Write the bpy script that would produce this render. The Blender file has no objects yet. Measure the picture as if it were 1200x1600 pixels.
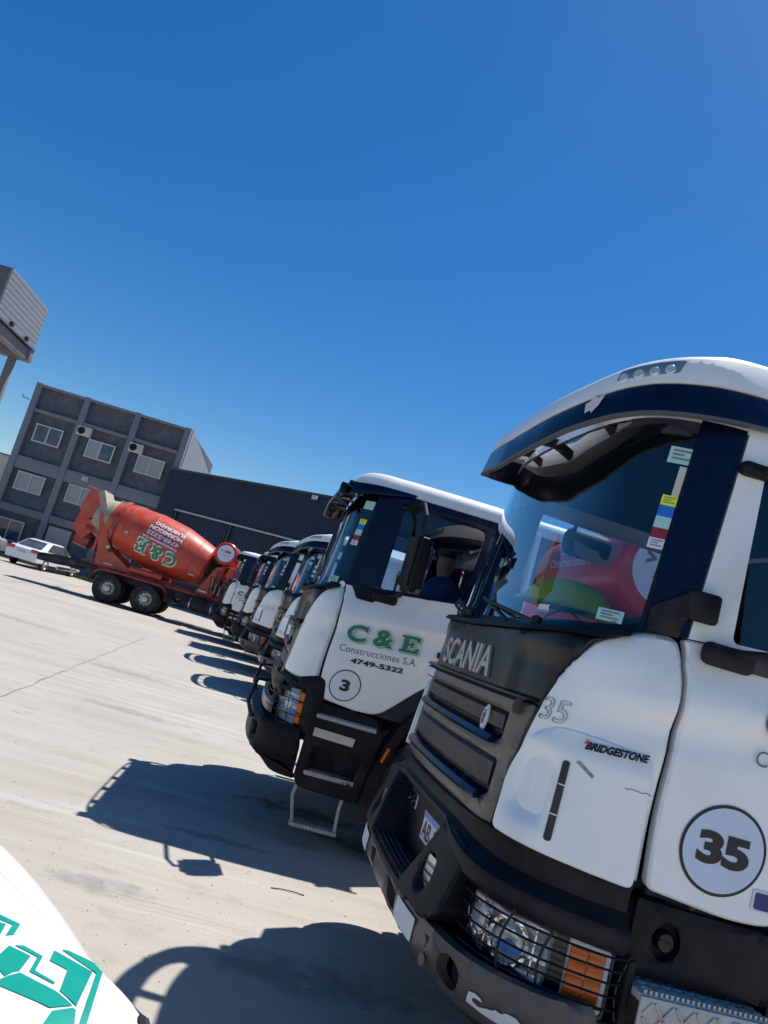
import bpy, bmesh, math, random
import numpy as np
from mathutils import Vector, Matrix
R=math.radians
random.seed(7); rng=np.random.RandomState(5)
sc=bpy.context.scene

# ------------------------------------------------------------------ camera, sky, sun, exposure
def setup():
    f,roll,pitch,yaw,h=1200.,16.2,8.6,4.05,1.75
    r,p,y=R(roll),R(pitch),R(yaw)
    F=Vector((math.sin(y)*math.cos(p),math.cos(y)*math.cos(p),math.sin(p)))
    R0=Vector((math.cos(y),-math.sin(y),0)); U0=R0.cross(F)
    Rt=R0*math.cos(r)+U0*math.sin(r); U=-R0*math.sin(r)+U0*math.cos(r)
    cd=bpy.data.cameras.new('camera'); cam=bpy.data.objects.new('camera',cd); sc.collection.objects.link(cam)
    cam.matrix_world=Matrix(((Rt.x,U.x,-F.x,0),(Rt.y,U.y,-F.y,0),(Rt.z,U.z,-F.z,h),(0,0,0,1)))
    cd.sensor_fit='VERTICAL'; cd.sensor_height=36; cd.lens=36*f/1600; cd.clip_start=.03; cd.clip_end=6000
    sc.camera=cam
    w=bpy.data.worlds.new('World'); sc.world=w; w.use_nodes=True
    nt=w.node_tree; bg=nt.nodes['Background']; sky=nt.nodes.new('ShaderNodeTexSky')
    sky.sky_type='NISHITA'; sky.sun_disc=False
    sd=Vector((1.12,.80,0)).normalized(); el=R(65)
    d=Vector((sd.x*math.cos(el),sd.y*math.cos(el),math.sin(el)))
    sky.sun_elevation=el; sky.sun_rotation=math.atan2(d.x,d.y)
    sky.altitude=0; sky.air_density=1.0; sky.dust_density=.3; sky.ozone_density=3.5
    hs=nt.nodes.new('ShaderNodeHueSaturation'); hs.inputs['Saturation'].default_value=1.39; hs.inputs['Value'].default_value=.71; hs.inputs['Hue'].default_value=.503
    nt.links.new(sky.outputs[0],hs.inputs['Color']); nt.links.new(hs.outputs[0],bg.inputs[0]); bg.inputs[1].default_value=.10
    l=bpy.data.lights.new('sun','SUN'); l.energy=3.9; l.angle=R(.5); l.color=(1,.95,.88)
    lo=bpy.data.objects.new('sun',l); sc.collection.objects.link(lo)
    lo.rotation_euler=d.to_track_quat('Z','Y').to_euler(); lo.location=(20,20,30)
    vs=sc.view_settings; vs.view_transform='Standard'; vs.look='None'; vs.exposure=.70; vs.gamma=1
setup()

# ------------------------------------------------------------------ materials
MATS={}
def mat(name,col,rough=.5,metal=0,var=0,spec=.5,scale=6,bump=0,bscale=40,coat=0,dirt=None,dirt_amt=0,dscale=3,emit=None,stretch=None):
    if name in MATS: return MATS[name]
    m=bpy.data.materials.new(name); m.use_nodes=True; nt=m.node_tree; b=nt.nodes['Principled BSDF']
    b.inputs['Roughness'].default_value=rough; b.inputs['Metallic'].default_value=metal; b.inputs['Coat Weight'].default_value=coat
    b.inputs['Coat Roughness'].default_value=.06; b.inputs['Specular IOR Level'].default_value=spec
    c4=(*col,1)
    tc=nt.nodes.new('ShaderNodeTexCoord')
    def noise(sc_,det=5,vec=None):
        n=nt.nodes.new('ShaderNodeTexNoise'); n.inputs['Scale'].default_value=sc_; n.inputs['Detail'].default_value=det
        nt.links.new(vec or tc.outputs['Object'],n.inputs['Vector']); return n
    vec=None
    if stretch:
        mp=nt.nodes.new('ShaderNodeMapping'); mp.inputs['Scale'].default_value=stretch; nt.links.new(tc.outputs['Object'],mp.inputs[0]); vec=mp.outputs[0]
    out=None
    if var:
        n=noise(scale,vec=vec); r=nt.nodes.new('ShaderNodeMapRange'); r.inputs[1].default_value=.3; r.inputs[2].default_value=.7; r.inputs[3].default_value=1-var; r.inputs[4].default_value=1+var
        nt.links.new(n.outputs[0],r.inputs[0])
        mx=nt.nodes.new('ShaderNodeVectorMath'); mx.operation='SCALE'; mx.inputs[0].default_value=col; nt.links.new(r.outputs[0],mx.inputs['Scale']); out=mx.outputs[0]
    if dirt:
        n=noise(dscale,9,vec); r=nt.nodes.new('ShaderNodeMapRange'); r.inputs[1].default_value=.48; r.inputs[2].default_value=.75; r.inputs[4].default_value=dirt_amt
        nt.links.new(n.outputs[0],r.inputs[0]); mx=nt.nodes.new('ShaderNodeMix'); mx.data_type='RGBA'
        nt.links.new(r.outputs[0],mx.inputs[0]); mx.inputs[7].default_value=(*dirt,1)
        if out: nt.links.new(out,mx.inputs[6])
        else: mx.inputs[6].default_value=c4
        out=mx.outputs[2]
    if out: nt.links.new(out,b.inputs['Base Color'])
    else: b.inputs['Base Color'].default_value=c4
    if var or dirt:
        n=noise(scale*2.3,4); r=nt.nodes.new('ShaderNodeMapRange'); r.inputs[3].default_value=max(.02,rough-.12); r.inputs[4].default_value=min(1,rough+.14)
        nt.links.new(n.outputs[0],r.inputs[0]); nt.links.new(r.outputs[0],b.inputs['Roughness'])
    if bump:
        n=noise(bscale,6,vec); bp=nt.nodes.new('ShaderNodeBump'); bp.inputs['Strength'].default_value=bump; bp.inputs['Distance'].default_value=.01
        nt.links.new(n.outputs[0],bp.inputs['Height']); nt.links.new(bp.outputs[0],b.inputs['Normal'])
    if emit:
        b.inputs['Emission Color'].default_value=(*emit[0],1); b.inputs['Emission Strength'].default_value=emit[1]
    m.use_fake_user=True; MATS[name]=m; return m
def glass(name,tint,refl=1.0,rough=.01):
    m=bpy.data.materials.new(name); m.use_nodes=True; nt=m.node_tree; nt.nodes.clear()
    o=nt.nodes.new('ShaderNodeOutputMaterial'); t=nt.nodes.new('ShaderNodeBsdfTransparent'); g=nt.nodes.new('ShaderNodeBsdfGlossy')
    t.inputs[0].default_value=(*tint,1); g.inputs['Roughness'].default_value=rough; g.inputs[0].default_value=(.95,.98,1,1)
    fr=nt.nodes.new('ShaderNodeFresnel'); fr.inputs[0].default_value=1.5
    ml=nt.nodes.new('ShaderNodeMath'); ml.operation='MULTIPLY'; ml.inputs[1].default_value=refl; ml.use_clamp=True
    mx=nt.nodes.new('ShaderNodeMixShader'); nt.links.new(fr.outputs[0],ml.inputs[0]); nt.links.new(ml.outputs[0],mx.inputs[0])
    nt.links.new(t.outputs[0],mx.inputs[1]); nt.links.new(g.outputs[0],mx.inputs[2]); nt.links.new(mx.outputs[0],o.inputs[0])
    MATS[name]=m; return m
WHITE=mat('white_paint',(.90,.895,.88),.38,var=.015,scale=3,coat=.6,dirt=(.50,.45,.38),dirt_amt=.16,dscale=5)
WHITE2=mat('white_roof_paint',(.82,.82,.81),.4,var=.02,coat=.4,dirt=(.5,.47,.42),dirt_amt=.15)
NAVY=mat('navy_gloss_paint',(.003,.006,.028),.22,spec=.3,coat=.05,var=.1)
BLACKP=mat('black_plastic',(.008,.009,.012),.5,spec=.22,var=.25,scale=4,bump=.15,bscale=260,dirt=(.05,.045,.04),dirt_amt=.4,dscale=4)
BLACKG=mat('black_gloss_panel',(.007,.007,.010),.28,spec=.35,coat=.05,var=.1,dirt=(.03,.03,.03),dirt_amt=.2)
BEAMM=mat('dusty_dark_bumper',(.085,.076,.070),.36,spec=.5,var=.3,scale=5,bump=.2,bscale=180,dirt=(.13,.11,.09),dirt_amt=.8,dscale=6)
RUBBER=mat('rubber',(.014,.014,.015),.75,var=.2,scale=8,dirt=(.16,.14,.12),dirt_amt=.35,dscale=7,bump=.2,bscale=90)
TAUPE=mat('grille_metallic',(.135,.12,.105),.36,.4,var=.08,scale=8,dirt=(.2,.17,.14),dirt_amt=.3)
CHROME=mat('chrome',(.72,.72,.73),.12,1,var=.05)
SILVER=mat('dull_silver',(.42,.42,.42),.38,.85,var=.12,dirt=(.2,.18,.16),dirt_amt=.4)
ALU=mat('step_aluminium',(.50,.49,.47),.5,.2,var=.12,scale=20,dirt=(.3,.27,.23),dirt_amt=.5,dscale=14)
DARKM=mat('dark_chassis_metal',(.03,.028,.028),.6,var=.4,dirt=(.14,.12,.10),dirt_amt=.5)
RED=mat('mixer_red_paint',(.52,.055,.028),.42,coat=.15,var=.14,scale=2.5,dirt=(.47,.16,.10),dirt_amt=.65,dscale=3)
REDT=mat('bright_red_tank',(.56,.018,.02),.36,coat=.25,var=.10,dirt=(.45,.08,.06),dirt_amt=.4)
REDD=mat('dull_red_frame',(.33,.03,.022),.5,var=.2,dirt=(.30,.20,.16),dirt_amt=.6,dscale=5)
CEMENT=mat('cement_caked_steel',(.36,.32,.25),.85,var=.2,scale=9,bump=.6,bscale=30)
AMBER=mat('amber_lens',(.85,.17,.0),.3,coat=.1,var=.2,scale=30,dirt=(.55,.08,.0),dirt_amt=.7,dscale=30)
LENS=mat('headlamp_reflector',(.66,.66,.65),.2,.45,var=.15,scale=18,dirt=(.24,.25,.26),dirt_amt=.6,dscale=22)
BLUEL=mat('blue_lens',(.10,.25,.65),.2,coat=.5)
WHT=mat('white_film',(.72,.74,.78),.45,var=.05); REFL=mat('cream_reflective_tape',(.62,.58,.48),.45,var=.08,scale=15)
PALE=mat('pale_number_disc',(.60,.67,.80),.35,var=.02)
GREEN=mat('green_vinyl',(.008,.20,.10),.35,var=.05); GREEN2=mat('teal_green_vinyl',(.0,.27,.20),.4,var=.06,scale=12)
BLK=mat('black_vinyl',(.012,.012,.016),.45); GREY=mat('grey_vinyl',(.16,.16,.18),.5)
DASH=mat('dashboard_plastic',(.02,.03,.05),.6,var=.15); SEAT=mat('seat_fabric',(.03,.035,.05),.9,var=.2,bump=.3)
LINER=mat('cab_liner',(.02,.03,.05),.85,var=.1)
LET=mat('brushed_letter_metal',(.50,.48,.44),.4,.4,var=.06)
LIME=mat('lime_vinyl',(.80,.90,.03),.45,var=.05); BLUE=mat('blue_vinyl',(.02,.16,.62),.45); MAR=mat('maroon_vinyl',(.28,.02,.03),.45)
TEAL=mat('pale_teal_film',(.42,.66,.62),.5); CREAM=mat('cream_mirror_face',(.62,.62,.48),.15,.3)
WSG=glass('windscreen_glass',(.82,.92,.98),2.1); SDG=glass('side_glass',(.62,.74,.84),1.7); LGL=glass('lamp_glass',(.94,.96,.97),.5)
MIRG=mat('mirror_glass',(.7,.75,.8),.03,1)
SKIN=mat('skin',(.38,.20,.13),.55,var=.05); CLOTHB=mat('blue_work_shirt',(.03,.07,.22),.85,bump=.3); HAIR=mat('dark_hair',(.01,.008,.007),.6)

# ------------------------------------------------------------------ generic mesh helpers
def empty(name,loc=(0,0,0),rz=0,parent=None):
    o=bpy.data.objects.new(name,None); sc.collection.objects.link(o); o.location=loc; o.rotation_euler=(0,0,rz); o.parent=parent; return o
def tag(o,label,cat,group=None,kind=None):
    if label: o['label']=label
    if cat: o['category']=cat
    if group: o['group']=group
    if kind: o['kind']=kind
    return o
class B:
    """collects geometry, links it as one mesh object"""
    def __init__(s): s.v=[]; s.f=[]; s.m=[]; s.sm=[]; s.mats=[]
    def mi(s,m):
        if m not in s.mats: s.mats.append(m)
        return s.mats.index(m)
    def add(s,v,f,m,smooth=False):
        k=len(s.v); i=s.mi(m); s.v+= [tuple(map(float,p)) for p in v]; s.f+=[tuple(int(a)+k for a in q) for q in f]; s.m+=[i]*len(f); s.sm+=[smooth]*len(f); return s
    def bm(s,bm,m,smooth=False,M=None):
        bm.verts.ensure_lookup_table(); bm.verts.index_update()
        v=[(M@x.co if M else x.co) for x in bm.verts]; f=[[x.index for x in q.verts] for q in bm.faces]; s.add(v,f,m,smooth); bm.free(); return s
    def box(s,c,d,m,bev=.0,rot=None,seg=2):
        bm=bmesh.new(); bmesh.ops.create_cube(bm,size=1); bmesh.ops.scale(bm,vec=d,verts=bm.verts)
        if bev: bmesh.ops.bevel(bm,geom=bm.edges[:],offset=bev,segments=seg,affect='EDGES',profile=.5)
        M=Matrix.Translation(c)
        if rot: M=M@(Matrix.Rotation(rot[2],4,'Z')@Matrix.Rotation(rot[1],4,'Y')@Matrix.Rotation(rot[0],4,'X'))
        return s.bm(bm,m,bev>0,M)
    def tube(s,path,r,m,n=8,cap=True):
        path=[Vector(p) for p in path]; rs=r if isinstance(r,(list,tuple)) else [r]*len(path)
        v=[];f=[]; up=Vector((0,0,1)); prev=None
        for i,p in enumerate(path):
            a=path[max(0,i-1)]; b=path[min(len(path)-1,i+1)]; t=(b-a).normalized()
            if prev is None:
                x=t.cross(up if abs(t.z)<.9 else Vector((1,0,0))).normalized()
            else:
                x=(prev-t*prev.dot(t)).normalized()
            prev=x; y=t.cross(x)
            for k in range(n):
                a_=2*math.pi*k/n; v.append(p+(x*math.cos(a_)+y*math.sin(a_))*rs[i])
        for i in range(len(path)-1):
            for k in range(n): f.append((i*n+k,i*n+(k+1)%n,(i+1)*n+(k+1)%n,(i+1)*n+k))
        if cap: f.append(tuple(range(n))[::-1]); f.append(tuple((len(path)-1)*n+k for k in range(n)))
        return s.add(v,f,m,True)
    def lathe(s,prof,m,n=32,M=None,arc=(0,2*math.pi)):
        """prof: (a along +X axis, radius)"""
        v=[];f=[]; full=abs(arc[1]-arc[0]-2*math.pi)<1e-6; N=n if full else n+1
        for a,r in prof:
            for k in range(N):
                t=arc[0]+(arc[1]-arc[0])*k/n; v.append(Vector((a,r*math.cos(t),r*math.sin(t))))
        for i in range(len(prof)-1):
            for k in range(n):
                k2=(k+1)%N; f.append((i*N+k,i*N+k2,(i+1)*N+k2,(i+1)*N+k))
        if M: v=[M@x for x in v]
        return s.add(v,f,m,True)
    def prism(s,poly,y0,y1,m,ax='y'):
        n=len(poly); v=[]
        for y in (y0,y1):
            for a,b in poly: v.append((a,y,b) if ax=='y' else ((y,a,b) if ax=='x' else (a,b,y)))
        f=[tuple(range(n)),tuple(range(n,2*n))[::-1]]+[(i,i+n,(i+1)%n+n,(i+1)%n) for i in range(n)]
        return s.add(v,f,m)
    def obj(s,name,parent=None,loc=None,rz=0,auto=35,bevel=0):
        me=bpy.data.meshes.new(name); me.from_pydata(s.v,[],s.f); me.polygons.foreach_set('material_index',s.m); me.polygons.foreach_set('use_smooth',s.sm)
        for m in s.mats: me.materials.append(m)
        me.validate(); me.update()
        bm=bmesh.new(); bm.from_mesh(me); bmesh.ops.recalc_face_normals(bm,faces=bm.faces)
        for e in bm.edges:
            if len(e.link_faces)==2 and e.calc_face_angle(0)>R(auto): e.smooth=False
        bm.to_mesh(me); bm.free()
        o=bpy.data.objects.new(name,me); sc.collection.objects.link(o); o.parent=parent
        if loc: o.location=loc
        o.rotation_euler=(0,0,rz)
        if bevel:
            md=o.modifiers.new('b','BEVEL'); md.width=bevel; md.segments=2; md.limit_method='ANGLE'
        return o
def fillet(pts,r=.03,n=5):
    out=[]; N=len(pts)
    for i in range(N):
        p=np.array(pts[i][:2],float); rr=pts[i][2] if len(pts[i])>2 else r
        a=np.array(pts[i-1][:2],float); b=np.array(pts[(i+1)%N][:2],float)
        la=np.linalg.norm(a-p); lb=np.linalg.norm(b-p); q=min(rr,la*.49,lb*.49)
        if q<1e-4: out.append(tuple(p)); continue
        p0=p+(a-p)/la*q; p1=p+(b-p)/lb*q
        for k in range(n+1):
            t=k/n; out.append(tuple((1-t)**2*p0+2*t*(1-t)*p+t*t*p1))
    return out
def smooth_curve(pts,n=8):
    P_=[np.array(p,float) for p in pts]; out=[]
    for i in range(len(P_)-1):
        a=P_[max(0,i-1)];b=P_[i];c=P_[i+1];d=P_[min(len(P_)-1,i+2)]
        for k in range(n):
            t=k/n; out.append(tuple(.5*((2*b)+(-a+c)*t+(2*a-5*b+4*c-d)*t*t+(-a+3*b-3*c+d)*t**3)))
    out.append(tuple(P_[-1])); return out

# ------------------------------------------------------------------ cab surface: s = arc length round the plan from the nose, z = height
PX=np.array([0,.006,.025,.055,.105,.19,.33,.56,.85,1.2,2.0]); PY=np.array([0,.3,.6,.78,.93,1.03,1.10,1.145,1.18,1.2,1.2])
PXNEW=PX.copy(); PXOLD=np.where(PX<.56,.224+.6*PX,PX)
def _dense():
    ch=np.r_[0,np.cumsum(np.hypot(np.diff(PX),np.diff(PY)))]
    def pch(x,y,q):
        h=np.diff(x); d=np.diff(y)/h; m=np.zeros_like(y); m[1:-1]=(d[:-1]*h[1:]+d[1:]*h[:-1])/(h[1:]+h[:-1]); m[0]=d[0];m[-1]=d[-1]
        i=np.clip(np.searchsorted(x,q)-1,0,len(h)-1); u=(q-x[i])/h[i]
        return (1+2*u)*(1-u)**2*y[i]+u*(1-u)**2*h[i]*m[i]+u*u*(3-2*u)*y[i+1]+u*u*(u-1)*h[i]*m[i+1]
    q=np.linspace(0,ch[-1],500); X=pch(ch,PX,q); Y=pch(ch,PY,q)
    return np.r_[0,np.cumsum(np.hypot(np.diff(X),np.diff(Y)))],X,Y
S_,SX_,SY_=_dense(); SMAX=float(S_[-1])
TX_=np.gradient(SX_,S_); TY_=np.gradient(SY_,S_)
def use_plan(px):
    global PX,S_,SX_,SY_,SMAX,TX_,TY_
    PX=px; S_,SX_,SY_=_dense(); SMAX=float(S_[-1]); TX_=np.gradient(SX_,S_); TY_=np.gradient(SY_,S_)
FZ=np.array([(0,0),(1.1,0),(1.95,.055),(2.02,.09),(2.9,.19),(3.3,.24)]); WZ=np.array([(0,1),(1.88,1),(2.0,.965),(2.07,.955),(2.9,.90),(3.3,.86)])
def Fz(z): return np.interp(z,FZ[:,0],FZ[:,1])
def Wz(z): return np.interp(z,WZ[:,0],WZ[:,1])
def surf(s,z,off=0.):
    s=np.asarray(s,float); z=np.asarray(z,float); a=np.abs(s); sg=np.where(s<0,-1.,1.)
    x=np.interp(a,S_,SX_)+np.maximum(0,a-SMAX); y=np.interp(a,S_,SY_); tx=np.interp(a,S_,TX_); ty=np.interp(a,S_,TY_)
    L=np.hypot(tx,ty)+1e-9; nx=-ty/L; ny=tx/L
    x=x+Fz(z)+nx*off; y=(y*Wz(z)+ny*off)*sg
    return np.stack([x,y,np.broadcast_to(z,x.shape)],-1)
def sx(x,z,side=-1): return side*float(np.interp(x-Fz(z),SX_[150:],S_[150:]))
def sy(y): return math.copysign(float(np.interp(abs(y),SY_,S_)),y)
def seg_dist(p,poly):
    a=np.array(poly); b=np.roll(a,-1,0); d=b-a; L=(d*d).sum(1)+1e-12; best=np.full(len(p),1e9)
    for i in range(len(a)):
        t=np.clip(((p-a[i])@d[i])/L[i],0,1); q=a[i]+t[:,None]*d[i]; best=np.minimum(best,np.hypot(*(p-q).T))
    return best
def flat(outline,step=.05,insets=(),holes=()):
    """polygon in a plane cut into a grid; returns bmesh"""
    bm=bmesh.new()
    def loop(pts):
        vs=[bm.verts.new((x,y,0)) for x,y in pts]; return [bm.edges.new((vs[i],vs[(i+1)%len(vs)])) for i in range(len(vs))],vs
    if holes:
        es=[]
        for l in [outline]+list(holes): es+=loop(l)[0]
        bmesh.ops.triangle_fill(bm,use_beauty=True,use_dissolve=False,edges=es)
    else:
        vs=[bm.verts.new((x,y,0)) for x,y in outline]; bm.faces.new(vs)
        prev=0
        for t in insets:
            fs=[max(bm.faces,key=lambda q:q.calc_area())]
            bmesh.ops.inset_region(bm,faces=fs,thickness=t-prev,use_even_offset=True,use_boundary=True); prev=t
    a=np.array(outline); mn=a.min(0); mx=a.max(0)
    for ax in (0,1):
        n=int((mx[ax]-mn[ax])/step)
        for k in range(1,n+1):
            v=mn[ax]+k*(mx[ax]-mn[ax])/(n+1); co=[0,0,0]; co[ax]=v; no=[0,0,0]; no[ax]=1
            bmesh.ops.bisect_plane(bm,geom=bm.verts[:]+bm.edges[:]+bm.faces[:],plane_co=co,plane_no=no,dist=1e-5)
    return bm
def panel(b,outline,m,off=0.,r=.012,depth=.03,step=.06,fn=None,holes=(),mapf=None,edge=True):
    """a curved sheet lying on the cab surface, its edges rounded by r and turned inwards by depth"""
    bm=flat(outline,step,() if holes or r<.006 else (r*.35,r),holes)
    be=[e for e in bm.edges if e.is_boundary]
    n0=len(bm.verts)
    if depth and edge:
        g=bmesh.ops.extrude_edge_only(bm,edges=be)['geom']; nv={v for v in g if isinstance(v,bmesh.types.BMVert)}
    else: nv=set()
    bm.verts.index_update()
    co=np.array([v.co[:2] for v in bm.verts]); isn=np.array([v in nv for v in bm.verts])
    loops=[outline]+list(holes)
    d=np.min([seg_dist(co,l) for l in loops],0)
    rr=r*(1-np.sqrt(np.clip(1-(1-np.clip(d/r,0,1))**2,0,1))) if r>0 else 0*d
    o=off-rr+(fn(co[:,0],co[:,1]) if fn else 0)
    o=np.where(isn,o-depth,o)
    P3=(mapf or surf)(co[:,0],co[:,1],o)
    f=[[v.index for v in q.verts] for q in bm.faces]
    bm.free(); b.add(P3,f,m,True); return b
def strip(b,ss,curves,m,closed=False,caps=False,mapf=None):
    """loft along s: curves is a list of f(s)->(off,z)"""
    ss=np.asarray(ss,float); rows=[]
    for c in curves:
        oz=[c(s) for s in ss]; rows.append((mapf or surf)(ss,np.array([q[1] for q in oz]),np.array([q[0] for q in oz])))
    v=np.concatenate(rows); n=len(ss); f=[]
    K=len(curves); 
    for k in range(K if closed else K-1):
        k2=(k+1)%K
        for i in range(n-1): f.append((k*n+i,k*n+i+1,k2*n+i+1,k2*n+i))
    if caps: f.append([k*n for k in range(K)]); f.append([k*n+n-1 for k in range(K)][::-1])
    return b.add(v,f,m,True)
def const(o,z): return lambda s:(o,z)
def lin(s,xs,ys): return float(np.interp(abs(s),xs,ys))
def mir(poly): return [(-x,*r) for x,*r in poly][::-1]

# ------------------------------------------------------------------ lettering
def text2d(body,size=1.,bold=0.,shear=0.,space=1.,outline=False,sxy=1.):
    cu=bpy.data.curves.new('t','FONT'); cu.body=body; cu.size=size; cu.offset=bold; cu.shear=shear; cu.space_character=space; cu.resolution_u=6
    if outline: cu.fill_mode='NONE'; cu.bevel_depth=outline; cu.bevel_resolution=0
    o=bpy.data.objects.new('t',cu); sc.collection.objects.link(o); dg=bpy.context.evaluated_depsgraph_get(); dg.update()
    me=bpy.data.meshes.new_from_object(o.evaluated_get(dg)); v=np.array([x.co[:] for x in me.vertices]) ; f=[tuple(p.vertices) for p in me.polygons]
    bpy.data.objects.remove(o); bpy.data.curves.remove(cu); bpy.data.meshes.remove(me)
    v=v.reshape(-1,3); v[:,0]*=sxy; return v,f
def fit(v,w=None,h=None,keep=True):
    mn=v[:,:2].min(0); mx=v[:,:2].max(0); v=v.copy(); v[:,:2]-=mn; sw=w/(mx-mn)[0] if w else None; sh=h/(mx-mn)[1] if h else None
    if sw is None: sw=sh
    if sh is None: sh=sw
    v[:,0]*=sw; v[:,1]*=sh; return v
def poly2d(pts): return np.array([(x,y,0) for x,y in pts],float),[tuple(range(len(pts)))]
def place_side(b,v,f,m,x0,z0,off=.003,slope=0.,shear=0.,side=-1):
    """writing on the cab side; x0,z0 = lower left corner"""
    z=z0+v[:,1]+slope*v[:,0]; x=x0+v[:,0]+shear*v[:,1]
    if side>0: x=2*x0-x
    s=np.array([sx(a,c,side) for a,c in zip(x,z)]); b.add(surf(s,z,off+v[:,2]),f,m)
def place_front(b,v,f,m,s0,z0,off=.003,extr=0,slope=0.,fn=None):
    """writing on the cab front reading towards -s"""
    def P3(o): return surf(s0-v[:,0],z0+v[:,1]+slope*v[:,0],o)
    oo=off+v[:,2]+(fn(s0-v[:,0],z0+v[:,1]) if fn else 0)
    if not extr: b.add(P3(oo),f,m); return
    n=len(v); from collections import Counter
    ec=Counter(); 
    for q in f:
        for i in range(len(q)): ec[(q[i],q[(i+1)%len(q)])]+=1
    be=[e for e in ec if (e[1],e[0]) not in ec]
    b.add(np.concatenate([P3(oo+extr),P3(oo)]),list(f)+[(x,y,y+n,x+n) for x,y in be],m)
def serif_C():
    v,f=text2d('C',1,bold=.035); v=fit(v,.86,1.0)
    parts=[(v,f)]
    for q in ([(.74,.66),(.86,.66),(.86,1.0),(.80,1.0),(.74,.86)],): parts.append(poly2d(q))
    return parts
def slab_E():
    q=[(0,0),(.86,0),(.86,.34),(.76,.34),(.66,.17),(.36,.17),(.36,.42),(.50,.42),(.50,.33),(.60,.33),(.60,.68),(.50,.68),(.50,.58),(.36,.58),(.36,.83),(.66,.83),(.74,.68),(.84,.68),(.84,1),(0,1),(0,.86),(.12,.86),(.12,.14),(0,.14)]
    return [poly2d(q)]
def amp():
    v,f=text2d('&',1,bold=.04); return [(fit(v,.92,1.0),f)]
def CandE(put,w,h,layers):
    """C&E with drop shadow; put(v,f,mat,off,dx,dz)"""
    adv=w/3.35
    for mt,dx,dz,off in layers:
        for i,g in enumerate((serif_C(),amp(),slab_E())):
            for k,(v,f) in enumerate(g):
                v=v.copy(); v[:,0]*=adv*1.02; v[:,1]*=h; v[:,0]+=i*adv*1.2; put(v,f,mt,off+k*.0006,dx,dz)

# ------------------------------------------------------------------ cab pieces
def arc(cx,cy,r,a0,a1,n=8): return [(cx+r*math.cos(R(a0+(a1-a0)*k/n)),cy+r*math.sin(R(a0+(a1-a0)*k/n))) for k in range(n+1)]
def ellipse(cx,cy,rx,ry,n=24,tilt=0):
    out=[]
    for k in range(n):
        a=2*math.pi*k/n; x=rx*math.cos(a); y=ry*math.sin(a); out.append((cx+x+tilt*y,cy+y))
    return out
def sstep(a,b,x): t=np.clip((x-a)/(b-a),0,1); return t*t*(3-2*t)
def crease(s,z):
    """shoulder line rising to the rear, fading out at the nose"""
    a=np.abs(s); zc=1.735+np.clip(a-1.15,0,1.2)*.11
    return (.016*np.exp(-((z-zc-.03)/.055)**2)-.014*np.exp(-((z-zc+.075)/.05)**2))*sstep(1.02,1.30,a)
def fender_poly(sd,zb):
    g=lambda x,z: sx(x,z,-1)
    p=[(-.86,zb+.01,.03),(-1.14,zb-.005,.1),(g(.545,zb),zb-.02,.05),(g(.535,1.4),1.4,.2),(g(.555,1.7),1.7,.2),(g(.55,1.95),1.96,.1),(g(.515,2.045),2.045,.03),
       (-1.18,2.035,.12),(-1.04,1.955,.2),(-.93,1.80,.2),(-.865,1.62,.2),(-.825,1.42,.2),(-.815,1.25,.1)]
    p=fillet(p,.05); return p if sd<0 else mir(p)
def door_poly(sd,rear=1.60):
    g=lambda x,z: (sx(x,z,-1),z)
    p=[(*g(.572,1.13),.03),(*g(.556,1.4),.2),(*g(.575,1.7),.2),(*g(.565,1.95),.1),(*g(.545,2.05),.02),(*g(.85,2.065),.1),(*g(rear,2.16),.02),(*g(rear,1.56),.08),(*g(1.38,1.42),.1),(*g(1.08,1.115),.08),(*g(.9,1.10),.1)]
    p=fillet(p,.03); return p if sd<0 else mir(p)
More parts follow.
